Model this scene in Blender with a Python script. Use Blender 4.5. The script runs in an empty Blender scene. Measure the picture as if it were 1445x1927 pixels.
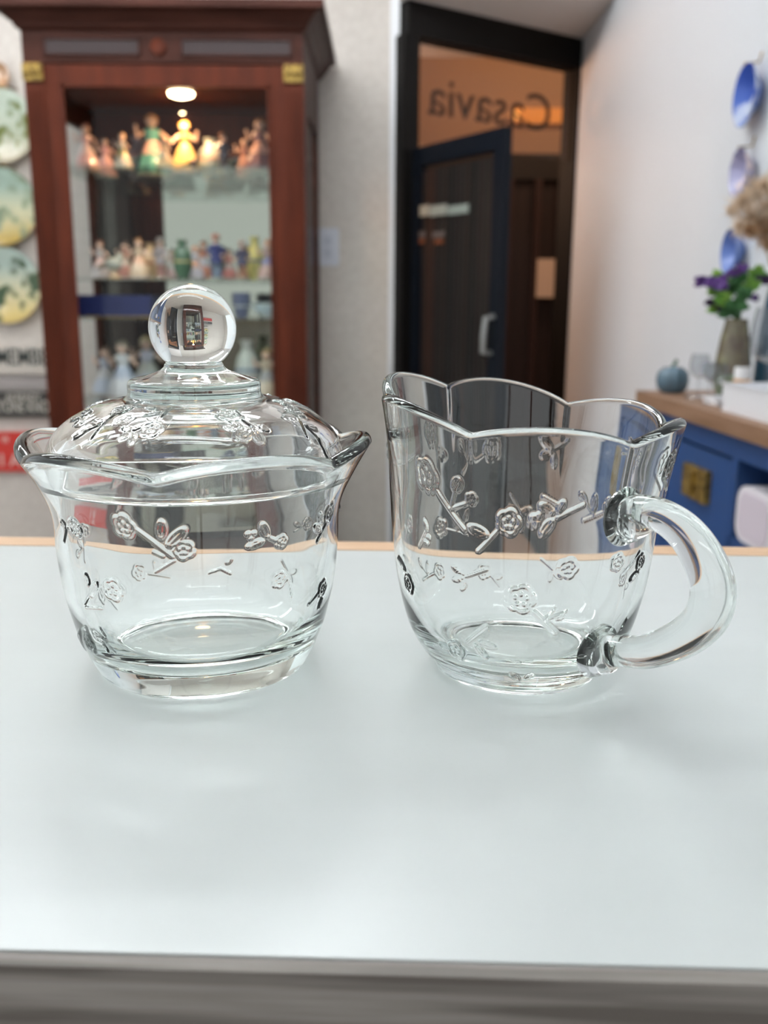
import bpy, math, random
import numpy as np
from mathutils import Matrix, Vector
random.seed(7)
SC = bpy.context.scene
COL = SC.collection
R = math.radians
# ------------------------------------------------------------------ camera, world, lights, exposure
F = 1750.0; PITCH = R(12.97); ROLL = R(0.4); H = 0.121
cd = bpy.data.cameras.new('camera'); cam = bpy.data.objects.new('camera', cd); COL.objects.link(cam)
cd.sensor_fit = 'VERTICAL'; cd.sensor_height = 36.0; cd.lens = F / 1927 * 36.0
cd.clip_start = 0.01; cd.clip_end = 50
cd.dof.use_dof = True; cd.dof.focus_distance = 0.285; cd.dof.aperture_fstop = 13.0
CR = Matrix.Rotation(math.pi/2 - PITCH, 4, 'X') @ Matrix.Rotation(ROLL, 4, 'Z')
cam.matrix_world = Matrix.Translation((0, 0, H)) @ CR
SC.camera = cam
vs = SC.view_settings
vs.view_transform = 'Standard'; vs.look = 'None'; vs.gamma = 1.0; vs.use_curve_mapping = False
vs.exposure = -0.25
cy = SC.cycles
cy.max_bounces = 20; cy.transmission_bounces = 20; cy.glossy_bounces = 8; cy.diffuse_bounces = 5
cy.transparent_max_bounces = 16; cy.caustics_reflective = True; cy.caustics_refractive = True
cy.blur_glossy = 0.0; cy.sample_clamp_indirect = 16.0; cy.use_denoising = True
w = bpy.data.worlds.new('daylight'); SC.world = w; w.use_nodes = True
bg = w.node_tree.nodes['Background']; bg.inputs[0].default_value = (0.93, 0.975, 1.0, 1); bg.inputs[1].default_value = 1.3

def area(name, loc, rot, sx, sy, power, col=(1, 1, 1)):
    l = bpy.data.lights.new(name, 'AREA'); l.shape = 'RECTANGLE'; l.size = sx; l.size_y = sy
    l.energy = power; l.color = col
    o = bpy.data.objects.new(name, l); COL.objects.link(o); o.location = loc; o.rotation_euler = rot
    return o
# (the tube fixtures, the cabinet lamp and the corridor lamp carry their own light further down)
CEIL = 1.62; SOFF = 1.053; FLOOR = -0.93
TUBE_STRENGTH = 26.0
CABINET_LAMP = 2.0
CORRIDOR_LAMP = 16.0

# ------------------------------------------------------------------ pixel helpers (measurement only)
CR3 = CR.to_3x3(); C0 = Vector((0, 0, H))
def ray(x, y): return CR3 @ Vector(((x-722.5)/F, -(y-963.5)/F, -1.0))
def P(x, y, Y):
    d = ray(x, y); return C0 + d*(Y/d.y)
def G(x, y, z):
    d = ray(x, y); return C0 + d*((z-H)/d.z)
def WX(x, y, X):
    d = ray(x, y); return C0 + d*(X/d.x)

# ------------------------------------------------------------------ materials
MATS = {}
def mat(name, col, rough=0.5, metal=0.0, spec=0.5, coat=0.0, emit=None, estr=0.0, noise=None, bump=None, trans=0.0, ior=1.45):
    if name in MATS: return MATS[name]
    m = bpy.data.materials.new(name); m.use_nodes = True; MATS[name] = m
    nt = m.node_tree; b = nt.nodes['Principled BSDF']
    b.inputs['Base Color'].default_value = (*col, 1); b.inputs['Roughness'].default_value = rough
    b.inputs['Metallic'].default_value = metal; b.inputs['Specular IOR Level'].default_value = spec
    b.inputs['Coat Weight'].default_value = coat; b.inputs['Transmission Weight'].default_value = trans
    b.inputs['IOR'].default_value = ior
    if emit: b.inputs['Emission Color'].default_value = (*emit, 1); b.inputs['Emission Strength'].default_value = estr
    if noise or bump:
        tc = nt.nodes.new('ShaderNodeTexCoord'); mp = nt.nodes.new('ShaderNodeMapping')
        nt.links.new(tc.outputs['Object'], mp.inputs[0])
    if noise:   # (second colour, scale, mapping scale, lo, hi)
        c2, sc, ms, lo, hi = noise
        mp.inputs['Scale'].default_value = ms
        n = nt.nodes.new('ShaderNodeTexNoise'); n.inputs['Scale'].default_value = sc; n.inputs['Detail'].default_value = 5
        nt.links.new(mp.outputs[0], n.inputs[0])
        cr = nt.nodes.new('ShaderNodeValToRGB'); cr.color_ramp.elements[0].position = lo; cr.color_ramp.elements[1].position = hi
        cr.color_ramp.elements[0].color = (*col, 1); cr.color_ramp.elements[1].color = (*c2, 1)
        nt.links.new(n.outputs[0], cr.inputs[0]); nt.links.new(cr.outputs[0], b.inputs['Base Color'])
    if bump:
        sc, st, dist = bump
        n2 = nt.nodes.new('ShaderNodeTexNoise'); n2.inputs['Scale'].default_value = sc; n2.inputs['Detail'].default_value = 4
        nt.links.new(mp.outputs[0], n2.inputs[0])
        bp = nt.nodes.new('ShaderNodeBump'); bp.inputs['Strength'].default_value = st; bp.inputs['Distance'].default_value = dist
        nt.links.new(n2.outputs[0], bp.inputs['Height']); nt.links.new(bp.outputs[0], b.inputs['Normal'])
    return m
def glass(name, col=(1, 1, 1), ior=1.5, absorb=None, dens=0):
    m = bpy.data.materials.new(name); m.use_nodes = True; nt = m.node_tree; nt.nodes.clear()
    o = nt.nodes.new('ShaderNodeOutputMaterial'); g = nt.nodes.new('ShaderNodeBsdfGlass')
    g.inputs['Color'].default_value = (*col, 1); g.inputs['IOR'].default_value = ior; g.inputs['Roughness'].default_value = 0
    nt.links.new(g.outputs[0], o.inputs[0])
    if absorb:
        v = nt.nodes.new('ShaderNodeVolumeAbsorption'); v.inputs[0].default_value = (*absorb, 1); v.inputs[1].default_value = dens
        nt.links.new(v.outputs[0], o.inputs[1])
    return m
def pane(name, col=(1, 1, 1), refl=1.0):   # thin flat pane: straight-through light plus Fresnel gloss
    m = bpy.data.materials.new(name); m.use_nodes = True; nt = m.node_tree; nt.nodes.clear()
    o = nt.nodes.new('ShaderNodeOutputMaterial'); t = nt.nodes.new('ShaderNodeBsdfTransparent'); t.inputs[0].default_value = (*col, 1)
    g = nt.nodes.new('ShaderNodeBsdfGlossy'); g.inputs['Roughness'].default_value = 0.02
    f = nt.nodes.new('ShaderNodeFresnel'); f.inputs[0].default_value = 1.5
    mul = nt.nodes.new('ShaderNodeMath'); mul.operation = 'MULTIPLY'; mul.inputs[1].default_value = refl
    x = nt.nodes.new('ShaderNodeMixShader')
    geo = nt.nodes.new('ShaderNodeNewGeometry'); inv = nt.nodes.new('ShaderNodeMath'); inv.operation = 'SUBTRACT'; inv.inputs[0].default_value = 1
    m2 = nt.nodes.new('ShaderNodeMath'); m2.operation = 'MULTIPLY'; m2.use_clamp = True
    nt.links.new(geo.outputs['Backfacing'], inv.inputs[1]); nt.links.new(mul.outputs[0], m2.inputs[0]); nt.links.new(inv.outputs[0], m2.inputs[1])
    nt.links.new(f.outputs[0], mul.inputs[0]); nt.links.new(m2.outputs[0], x.inputs[0]); nt.links.new(t.outputs[0], x.inputs[1]); nt.links.new(g.outputs[0], x.inputs[2])
    nt.links.new(x.outputs[0], o.inputs[0])
    return m

M_glass = glass('pressed_glass', (0.992, 0.996, 0.994), 1.5, (0.60, 0.80, 0.72), 6.0)
M_pane = pane('cabinet_pane', (0.97, 0.98, 0.98), 0.5)
M_shelfglass = pane('shelf_glass', (0.90, 0.96, 0.94), 1.0)
M_clear = pane('stemware_glass', (0.90, 0.91, 0.92), 2.0)
M_top = mat('white_laminate', (0.615, 0.655, 0.645), 0.30, coat=0.0, noise=((0.60, 0.64, 0.63), 7, (1, 9, 1), 0.35, 0.75), bump=(60, 0.03, 0.0005))
M_ply = mat('bare_plywood', (0.72, 0.50, 0.32), 0.6, noise=((0.62, 0.40, 0.24), 30, (1, 12, 12), 0.3, 0.7))
M_greywood = mat('grey_wood', (0.13, 0.115, 0.10), 0.6, noise=((0.31, 0.285, 0.26), 22, (0.35, 6, 9), 0.40, 0.60), bump=(40, 0.15, 0.001))
M_wall = mat('greige_plaster', (0.55, 0.505, 0.46), 0.75, noise=((0.62, 0.575, 0.525), 45, (1, 1, 1), 0.35, 0.7), bump=(70, 0.15, 0.002))
M_wallR = mat('pale_plaster', (0.60, 0.63, 0.66), 0.7)
M_white = mat('white_paint', (0.80, 0.81, 0.83), 0.4)
M_ceil = mat('ceiling_paint', (0.78, 0.73, 0.70), 0.8)
M_floor = mat('pale_floor', (0.38, 0.33, 0.29), 0.45, noise=((0.46, 0.41, 0.36), 5, (1, 8, 1), 0.3, 0.7))
M_black = mat('black_frame', (0.007, 0.006, 0.0055), 0.45, spec=.2)
M_navyfr = mat('blue_black_frame', (0.005, 0.0075, 0.013), 0.45, spec=.2)
WN = ((0.120, 0.027, 0.012), 9, (3, 3, 0.5), 0.3, 0.75)
M_wood = mat('mahogany', (0.070, 0.017, 0.009), 0.45, spec=.15, noise=WN)
M_wooddk = mat('dark_mahogany', (0.036, 0.012, 0.008), 0.45, spec=.15, noise=((0.075, 0.026, 0.018), 9, (0.6, 3, 3), 0.3, 0.75))
M_mirror = mat('mirror', (0.40, 0.41, 0.345), 0.03, metal=1.0)
M_brass = mat('brass', (0.42, 0.28, 0.07), 0.4, metal=0.6, noise=((0.16, 0.10, 0.03), 90, (1, 1, 1), 0.4, 0.6))
M_lamp = mat('warm_lamp', (1, .8, .5), emit=(1.0, 0.72, 0.40), estr=28)
M_tube = mat('cool_tube', (1, 1, 1), emit=(0.95, 0.985, 1.0), estr=TUBE_STRENGTH)

# ------------------------------------------------------------------ mesh helpers
class MB:
    def __init__(s): s.v = []; s.f = []
    def add(s, vs_, fs_):
        o = len(s.v); s.v += [tuple(v) for v in vs_]; s.f += [tuple(i+o for i in f) for f in fs_]; return s
    def box(s, a, b, M=None):
        x0, y0, z0 = a; x1, y1, z1 = b
        vs_ = [Vector(p) for p in ((x0,y0,z0),(x1,y0,z0),(x1,y1,z0),(x0,y1,z0),(x0,y0,z1),(x1,y0,z1),(x1,y1,z1),(x0,y1,z1))]
        if M is not None: vs_ = [M @ v for v in vs_]
        return s.add(vs_, [(0,3,2,1),(4,5,6,7),(0,1,5,4),(1,2,6,5),(2,3,7,6),(3,0,4,7)])
    def lathe(s, prof, n=32, c=(0,0,0), M=None, ribs=0, ribd=0.0):
        vs_ = []; fs_ = []; k = len(prof)
        for j in range(n):
            a = 2*math.pi*j/n; g = 1 - ribd*(1-abs(math.sin(ribs*a/2))) if ribs else 1
            for r, z in prof: vs_.append(Vector((c[0]+r*g*math.cos(a), c[1]+r*g*math.sin(a), c[2]+z)))
        if M is not None: vs_ = [M @ v for v in vs_]
        for j in range(n):
            j2 = (j+1) % n
            for i in range(k-1): fs_.append((j*k+i, j2*k+i, j2*k+i+1, j*k+i+1))
        if prof[0][0] > 1e-6: fs_.append(tuple(j*k for j in reversed(range(n))))
        if prof[-1][0] > 1e-6: fs_.append(tuple(j*k+k-1 for j in range(n)))
        return s.add(vs_, fs_)
    def ball(s, c, r, n=14, sq=(1,1,1), M=None):
        prof = [(max(1e-7, math.sin(math.pi*i/n))*1.0, -math.cos(math.pi*i/n)) for i in range(n+1)]
        o = MB().lathe(prof, 2*n)
        vs_ = [Vector((c[0]+v[0]*r*sq[0], c[1]+v[1]*r*sq[1], c[2]+v[2]*r*sq[2])) for v in o.v]
        if M is not None: vs_ = [M @ v for v in vs_]
        return s.add(vs_, o.f)
    def tube(s, pts, rad, n=10):
        pts = [Vector(p) for p in pts]; rad = rad if isinstance(rad, (list, tuple)) else [rad]*len(pts)
        vs_ = []; up = None
        for i, p in enumerate(pts):
            t = (pts[min(i+1, len(pts)-1)] - pts[max(i-1, 0)]).normalized()
            if up is None:
                up = Vector((0,0,1)) if abs(t.z) < .9 else Vector((1,0,0))
            a = t.cross(up).normalized(); b = a.cross(t).normalized(); up = b
            for j in range(n):
                q = 2*math.pi*j/n; vs_.append(p + a*math.cos(q)*rad[i] + b*math.sin(q)*rad[i])
        m = len(pts); fs_ = []
        for i in range(m-1):
            for j in range(n):
                j2 = (j+1) % n; fs_.append((i*n+j, i*n+j2, (i+1)*n+j2, (i+1)*n+j))
        fs_.append(tuple(reversed(range(n)))); fs_.append(tuple((m-1)*n+j for j in range(n)))
        return s.add(vs_, fs_)
    def build(s, name, m, parent=None, smooth=True, loc=None):
        me = bpy.data.meshes.new(name); me.from_pydata(s.v, [], s.f); me.update()
        return link(me, name, m, parent, smooth, loc)
def link(me, name, m, parent=None, smooth=True, loc=None):
    import bmesh
    bm = bmesh.new(); bm.from_mesh(me); bmesh.ops.recalc_face_normals(bm, faces=bm.faces); bm.to_mesh(me); bm.free()
    if smooth:
        me.polygons.foreach_set('use_smooth', [True]*len(me.polygons))
        try: me.set_sharp_from_angle(angle=R(38))
        except Exception: pass
    me.materials.append(m)
    o = bpy.data.objects.new(name, me); COL.objects.link(o)
    if parent: o.parent = parent
    if loc is not None: o.location = loc
    return o
def tag(o, label=None, cat=None, group=None, kind=None):
    if label: o['label'] = label
    if cat: o['category'] = cat
    if group: o['group'] = group
    if kind: o['kind'] = kind
    return o
def thing(name, label, cat, loc=(0,0,0), rz=0.0, group=None):
    o = bpy.data.objects.new(name, None); COL.objects.link(o); o.location = loc; o.rotation_euler = (0,0,rz); o.empty_display_size = .02
    return tag(o, label, cat, group)
def struct(name, mb, m, parent=None, smooth=False):
    o = mb.build(name, m, parent, smooth)
    o['kind'] = 'structure'
    return o
def text_mesh(name, body, size, m, parent, M, ext=0.002, align='CENTER', bold=0.0):
    c = bpy.data.curves.new(name, 'FONT'); c.body = body; c.size = size; c.extrude = ext; c.align_x = align; c.align_y = 'CENTER'; c.offset = bold
    t = bpy.data.objects.new(name, c); COL.objects.link(t)
    bpy.context.view_layer.update()
    me = bpy.data.meshes.new_from_object(t.evaluated_get(bpy.context.evaluated_depsgraph_get()))
    bpy.data.objects.remove(t); bpy.data.curves.remove(c)
    me.transform(M); me.materials.clear(); me.materials.append(m); me.name = name
    o = bpy.data.objects.new(name, me); COL.objects.link(o)
    if parent: o.parent = parent
    return o

# ------------------------------------------------------------------ the room
YB = 3.33                                  # back wall
A = Vector((0.067, 3.30)); B = Vector((0.718, 3.756))   # door wall line
XR = 0.718                                 # right wall
XL = -3.0; YF = -2.6
struct('floor', MB().box((XL-.1, YF, FLOOR-.05), (XR+.1, 5.1, FLOOR)), M_floor)
struct('ceiling', MB().box((XL-.1, YF, CEIL), (XR+.1, 3.46, CEIL+.05)), M_ceil)
struct('trim_1', MB().box((.042, 3.20, SOFF), (XR, 4.0, CEIL+.05)), M_ceil)        # lowered bulkhead over the door end
struct('wall_back', MB().box((XL, YB, FLOOR), (0.038, YB+.12, CEIL)), M_wall)
struct('wall_right', MB().box((XR, YF, FLOOR), (XR+.08, 3.76, CEIL)), M_wallR)
struct('wall_left', MB().box((XL-.1, 2.8, FLOOR), (XL, YB+.1, CEIL)), M_wall)
struct('trim_2', MB().box((0.010, YB-.035, FLOOR), (0.040, YB, CEIL)), M_white)  # white door jamb strip
# the shopfront behind the viewer: dark posts, low sill and head; daylight between them
for x0, x1 in ((-3.0, -2.9), (-2.68, -2.41), (-0.9, -0.82), (0.45, 0.55)):
    struct('trim_3', MB().box((x0, YF-.08, FLOOR), (x1, YF, CEIL)), mat('dark_post', (0.05, 0.03, 0.028), .5))
struct('wall_front', MB().box((XL, YF-.08, FLOOR), (XR, YF, FLOOR+.5)), M_wall)
# corridor beyond the glass door
M_corr = mat('terracotta_plaster', (0.33, 0.215, 0.14), .8)
YC = 5.0
corr = struct('wall_corridor', MB().box((-1.2, YC, .823), (2.6, YC+.05, 1.8)), M_corr)
corr2 = struct('wall_corridor_end', MB().box((-1.25, 3.5, FLOOR), (-1.2, YC+.05, 1.7)).box((2.6, 3.5, FLOOR), (2.65, YC+.05, 1.7)), M_corr)
struct('floor_corridor', MB().box((XR, 3.5, FLOOR-.05), (2.65, 5.1, FLOOR)), M_floor)
struct('ceiling_corridor', MB().box((-1.25, 3.46, 1.70), (2.65, YC+.05, 1.75)), M_ceil)
struct('wall_corridor_near', MB().box((XR+.08, 3.72, FLOOR), (2.65, 3.80, 1.70)), M_corr)
shopf = thing('timber_shopfront', 'dark timber shopfront across the corridor, seen through the open doorway', 'shopfront', (0.7, YC-.1, FLOOR))
M_dktimber = mat('dark_timber', (0.014, 0.006, 0.005), .5, noise=((0.024, 0.010, 0.008), 12, (4, 4, .4), .3, .7))
mb = MB().box((-1.85, 0, 0), (1.85, .08, 1.745))
mb.build('panel', M_dktimber, shopf, False)
MB().box((-1.85, -.03, 1.63), (1.85, 0, 1.750)).build('lintel', mat('lintel_black', (.012, .008, .007), .5), shopf, False)
for xx in (-.62, -.35, -.1, 0.04, .16, .60):
    MB().box((xx, -.05, 0), (xx+.035, 0, 1.63)).build('stile', mat('red_timber', (.024, .008, .006), .5), shopf, False)
p0 = P(1012, 487, YC-.17); p1 = P(1050, 560, YC-.17)
tag(MB().box((p0.x, YC-.165, p1.z), (p1.x, YC-.155, p0.z)).build('paper_notice', mat('notice_paper', (.60, .46, .36), .8), None, False),
    'plain beige paper notice on the dark timber front beyond the door', 'notice')
area('corridor_spill_fill', (-.45, 4.7, .9), (R(-90), 0, R(25)), .4, .4, 24.0, (1.0, .60, .38))  # unseen warm lamp, added to spill light onto the right wall by the door
area('corridor_lamp_light', (1.0, 4.2, 1.65), (R(25), 0, 0), .9, .5, CORRIDOR_LAMP, (1.0, 0.72, 0.48))
cl = thing('corridor_glow_strip', 'glowing orange strip imitating a reflection high on the corridor wall behind the lettering', 'glow strip', (P(1030, 218, YC-.02).x, YC, P(1030, 218, YC-.02).z))
MB().box((-.16, -.03, -.035), (.20, 0, .035)).build('glow_band', mat('amber_glow_band', (.6, .26, .06), .4, emit=(1, .38, .08), estr=.28), cl, False)  # orange reflection imitated by a glowing strip and ball
MB().ball((-.165, -.03, 0), .022).build('glow_spot', mat('amber_glow_spot', (1, .6, .2), emit=(1, .45, .1), estr=1.6), cl)

# ------------------------------------------------------------------ door end: black frame, transom with lettering, open leaf
du = (B-A).normalized(); ang = math.atan2(du.y, du.x); L = (B-A).length
MD = Matrix.Translation((A.x, A.y, 0)) @ Matrix.Rotation(ang, 4, 'Z')
door = bpy.data.objects.new('door_1', None); COL.objects.link(door); door['kind'] = 'structure'; door.matrix_world = MD
beamh = .102; zt = SOFF - beamh; zbar = .6
mb = MB().box((-.02, -.03, zt), (L, .05, SOFF-.001))
mb.box((-.035, -.03, FLOOR), (.028, .05, zt)).box((L-.03, -.03, FLOOR), (L, .05, zt))
mb.build('door_frame', M_black, door, False)
MB().box((.03, -.008, zbar+.03), (L-.03, -.003, zt)).build('transom_glass', pane('transom_pane', (.93, .88, .84), 1.0), door, False)
pl = P(812, 200, 1); 
# lettering stands on the corridor side of the transom glass, so it reads mirrored from inside
Minv = MD.inverted()
def on_door(x, y, off=-.012):
    n = Vector((-du.y, du.x, 0)); d = ray(x, y); a0 = Vector((A.x, A.y, 0)) + n*off
    t = (a0-C0).dot(n)/d.dot(n); q = C0 + d*t; return Minv @ q
qa = on_door(812, 190); qb = on_door(1042, 212)
TM = Matrix.Translation(((qa.x+qb.x)/2, .004, (qa.z+qb.z)/2+.002)) @ Matrix.Rotation(R(90), 4, 'X') @ Matrix.Scale(-1, 4, (1, 0, 0)) 
lt = text_mesh('lettering', 'Casavia', .178, mat('letter_brown', (.035, .014, .008), .6), door, TM, .0015)
wd = lt.dimensions.x
lt.data.transform(Matrix.Translation(TM.translation) @ Matrix.Scale(abs(qb.x-qa.x)/max(wd, 1e-4), 4, (1, 0, 0)) @ Matrix.Translation(-TM.translation))
# open leaf swung into the shop
hA = Vector((.100, 3.285)); hB = P(957, 238, 2.857); hB = Vector((hB.x, hB.y))
dv = (hB-hA).normalized(); LL = (hB-hA).length; lang = math.atan2(dv.y, dv.x)
leaf = thing('glass_door_leaf', 'tall blue-black framed door leaf with vertical slats, standing ajar in the doorway', 'door', (hA.x, hA.y, FLOOR), lang)
hz = .604 - FLOOR
MB().box((0, -.015, 0), (.045, .015, hz)).build('hinge_stile', M_navyfr, leaf, False)
MB().box((LL-.05, -.015, 0), (LL, .015, hz)).build('lock_stile', M_navyfr, leaf, False)
MB().box((.045, -.015, hz-.06), (LL-.05, .015, hz)).build('top_rail', M_navyfr, leaf, False)
MB().box((.045, -.015, 0), (LL-.05, .015, .18)).build('bottom_rail', M_navyfr, leaf, False)
n = 16
cols = [(.021, .012, .009), (.012, .010, .009), (.016, .013, .011), (.009, .008, .007), (.018, .011, .010)]
for i in range(n):
    x0 = .05 + (LL-.105)*i/n; c = cols[(i*3) % 5] if i not in (1, 2) else (.038, .015, .009)
    MB().box((x0+.002, -.006, .18), (x0+(LL-.105)/n-.003, .008, hz-.075)).build('slat', mat('slat_%d' % (5 if i in (1, 2) else (i*3) % 5), c, .55), leaf, False)
hx = LL-.022; hzz = P(940, 630, 2.9).z - FLOOR
MB().tube([(hx-.01, .015, hzz-.055), (hx-.01, .045, hzz-.05), (hx-.002, .05, hzz), (hx-.0, .045, hzz+.05), (hx, .015, hzz+.055)], .009, 8).build('pull_handle', mat('brushed_steel', (.35, .36, .35), .35, metal=.7), leaf)
# the handle and sticker face the viewer: the viewer is on the +Y side or -Y side of the leaf frame
for o in leaf.children:
    if o.name.startswith('pull_handle'): o.scale.y = -1 if (Matrix.Rotation(-lang, 3, 'Z') @ Vector((-hA.x, -hA.y, 0))).y < 0 else 1
sgn = -1 if (Matrix.Rotation(-lang, 3, 'Z') @ Vector((-hA.x, -hA.y, 0))).y < 0 else 1
def stick(u0, u1, z0, z1, c, nm):
    MB().box((u0, min(sgn*.009, sgn*.013), z0), (u1, max(sgn*.009, sgn*.013), z1)).build('sticker', mat(nm, c, .6), leaf, False)
def leaf_u(x):   # horizontal position along leaf for a pixel column
    d = ray(x, 420); a_ = np.array([[dv.x, -d.x], [dv.y, -d.y]]); s_ = np.linalg.solve(a_, np.array([-hA.x, -hA.y])); return float(s_[0])
def leaf_z(x, y):
    u = leaf_u(x); return P(x, y, hA.y+dv.y*u).z - FLOOR
for x0, x1, y0, y1, c, nm in ((776, 812, 408, 388, (.42, .36, .28), 'cream_a'), (815, 845, 406, 386, (.36, .36, .31), 'cream_b'), (848, 886, 403, 386, (.30, .34, .30), 'cream_c'),
                              (779, 805, 448, 436, (.14, .11, .10), 'dim_a'), (820, 842, 447, 436, (.14, .11, .10), 'dim_a'), (784, 804, 459, 450, (.22, .06, .02), 'amber_a'), (824, 840, 459, 450, (.25, .07, .02), 'amber_a')):
    stick(leaf_u(x0), leaf_u(x1), leaf_z((x0+x1)/2, y0), leaf_z((x0+x1)/2, y1), c, nm)

# ------------------------------------------------------------------ light switch
q = P(617, 465, YB)
sw = thing('light_switch', 'white light switch plate on the greige wall beside the cabinet', 'light switch', (q.x, YB, q.z))
def rbox(mb, w, h, d, r, y0, M=None, n=6):   # rounded plate facing -Y
    pts = []
    for cx, cz, a0 in ((w/2-r, h/2-r, 0), (-w/2+r, h/2-r, 90), (-w/2+r, -h/2+r, 180), (w/2-r, -h/2+r, 270)):
        for k in range(n+1):
            a = R(a0+90*k/n); pts.append((cx+r*math.cos(a), cz+r*math.sin(a)))
    m = len(pts); vs_ = [Vector((x, y0, z)) for x, z in pts] + [Vector((x, y0-d, z)) for x, z in pts]
    if M is not None: vs_ = [M @ v for v in vs_]
    mb.add(vs_, [tuple(range(m)), tuple(reversed(range(m, 2*m)))] + [(i, (i+1) % m, m+(i+1) % m, m+i) for i in range(m)])
    return mb
rbox(MB(), .078, .125, .008, .008, 0).build('plate', mat('switch_white', (.62, .64, .70), .35), sw, False)
for zz in (-.02, .02): rbox(MB(), .028, .03, .005, .004, -.008, Matrix.Translation((0, 0, zz))).build('rocker', mat('rocker_white', (.50, .53, .60), .3), sw, False)

# ------------------------------------------------------------------ display cabinet
YK = 2.72; YKB = 3.30
cx0 = P(45, 150, YK).x; cx1 = P(571, 150, YK).x; cw = cx1-cx0; ccx = (cx0+cx1)/2
cab = thing('display_cabinet', 'tall mahogany glass-fronted display cabinet lit from inside, against the back wall', 'display cabinet', (ccx, YK, FLOOR))
def cz(y, Y=YK): return P(320, y, Y).z - FLOOR
hw = cw/2; D = YKB-YK
zTop = cz(8); zCorn = cz(60); zFri = cz(118)
# cornice: stepped moulding prism swept round front and sides
prof = [(0.0, zCorn), (.012, zCorn+.008), (.016, zCorn+.02), (.035, zCorn+.04), (.052, zCorn+.05), (.052, zTop-.022), (.060, zTop-.02), (.060, zTop)]
def cornice(mb, prof, hw, D):
    vs_ = []; k = len(prof)
    for px_, py_ in ((-1, 1), (-1, -1), (1, -1), (1, 1)):
        for o_, z in prof: vs_.append((px_*(hw+o_), (-o_ if py_ < 0 else D), z))
    fs_ = []
    for j in range(3):
        for i in range(k-1): fs_.append((j*k+i, (j+1)*k+i, (j+1)*k+i+1, j*k+i+1))
    fs_.append((3*k, 0, k-1, 4*k-1)); fs_.append((0, 3*k, 2*k, k)); fs_.append((k-1, 2*k-1, 3*k-1, 4*k-1))
    for j in (0, 3): fs_.append(tuple(j*k+i for i in range(k)))
    return mb.add(vs_, fs_)
cornice(MB(), prof, hw, D).build('cornice', M_wooddk, cab, False)
MB().box((-hw, 0, zFri), (hw, D, zCorn+.004)).build('frieze', M_wooddk, cab, False)
fzm = (zFri+zCorn)/2
for s in (-1, 1):
    x0, x1 = (-hw+.06, -.06) if s < 0 else (.02+.03, hw-.03)
    f_ = MB().box((x0, -.006, fzm-.022), (x1, 0, fzm-.018)).box((x0, -.006, fzm+.018), (x1, 0, fzm+.022)).box((x0, -.006, fzm-.022), (x0+.004, 0, fzm+.022)).box((x1-.004, -.006, fzm-.022), (x1, 0, fzm+.022)).build('frieze_panel', M_wooddk, cab, False)
    MB().box((x0+.004, -.002, fzm-.018), (x1-.004, 0, fzm+.018)).build('inlay', mat('inlay_grey', (.034, .020, .020), .4), f_, False)
MB().lathe([(0, 0), (.022, 0), (.022, .004), (.016, .008), (.008, .006), (0, .009)], 24, M=Matrix.Translation((-.01, 0, fzm)) @ Matrix.Rotation(R(90), 4, 'X')).build('rosette', M_wood, cab)
# pilasters, fluted, with brass capitals
pw = .052
for s in (-1, 1):
    xc = s*(hw-pw/2)
    pil = MB().box((xc-pw/2, 0, 0), (xc+pw/2, .05, zFri))
    for k in range(5): pil.box((xc-pw/2+.006+k*.0088, -.004, .12), (xc-pw/2+.006+k*.0088+.0045, 0, zFri-.07))
    pil.build('pilaster', M_wood, cab, False)
    cap = MB().box((xc-.027, -.008, zFri-.048), (xc+.027, 0, zFri-.004))
    for k in range(3): cap.ball((xc-.017+.017*k, -.009, zFri-.026), .008, 6)
    cap.build('capital', M_brass, cab, False)
# carcass: sides (glazed, wooden frame), base, inner top, mirror back
for s in (-1, 1):
    xs = s*hw; a_, b_ = sorted((xs, xs-s*.018))
    sd = MB().box((a_, .05, 0), (b_, .13, zFri)).box((a_, D-.08, 0), (b_, D, zFri)).box((a_, .13, zFri-.10), (b_, D-.08, zFri)).box((a_, .13, 0), (b_, D-.08, .25))
    sd.build('side_frame', M_wooddk, cab, False)
    MB().box((a_+.007, .13, .25), (a_+.011, D-.08, zFri-.10)).build('side_glass', M_pane, cab, False)
MB().box((-hw+.018, .05, zFri-.03), (hw-.018, D-.02, zFri)).build('inner_top', M_wood, cab, False)
MB().box((-hw, .0, 0), (hw, D, .16)).build('plinth', M_wooddk, cab, False)
MB().box((-hw+.018, .02, .16), (hw-.018, D-.02, .20)).build('bottom_deck', M_wood, cab, False)
MB().box((-hw+.018, D-.018, .20), (hw-.018, D-.012, cz(300, YKB))).build('mirror_back', M_mirror, cab, False)
MB().box((-hw+.018, D-.022, cz(298, YKB)), (hw-.018, D-.008, zFri-.03)).build('back_rail', M_wood, cab, False)
# door
dx0 = P(84, 300, YK).x-ccx; dx1 = P(545, 300, YK).x-ccx; gx0 = P(126, 350, YK).x-ccx; gx1 = P(512, 350, YK).x-ccx
dx0 = -hw+pw; dx1 = hw-pw
zdt = zFri-.004; zgt = cz(158); zgb = .28
dr = MB().box((dx0, .004, .18), (gx0, .032, zdt)).box((gx1, .004, .18), (dx1, .032, zdt)).box((gx0, .004, zgt), (gx1, .032, zdt)).box((gx0, .004, .18), (gx1, .032, zgb))
dr = dr.build('glass_door', M_wood, cab, False)
MB().box((gx0-.003, .016, zgb), (gx1+.003, .020, zgt)).build('door_pane', M_pane, dr, False)
bd = MB()
for xx in (gx0, gx1-.008): bd.box((xx, -.002, zgb), (xx+.008, .004, zgt))
bd.box((gx0, -.002, zgt-.008), (gx1, .004, zgt)); bd.build('beading', M_wood, dr, False)
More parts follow.
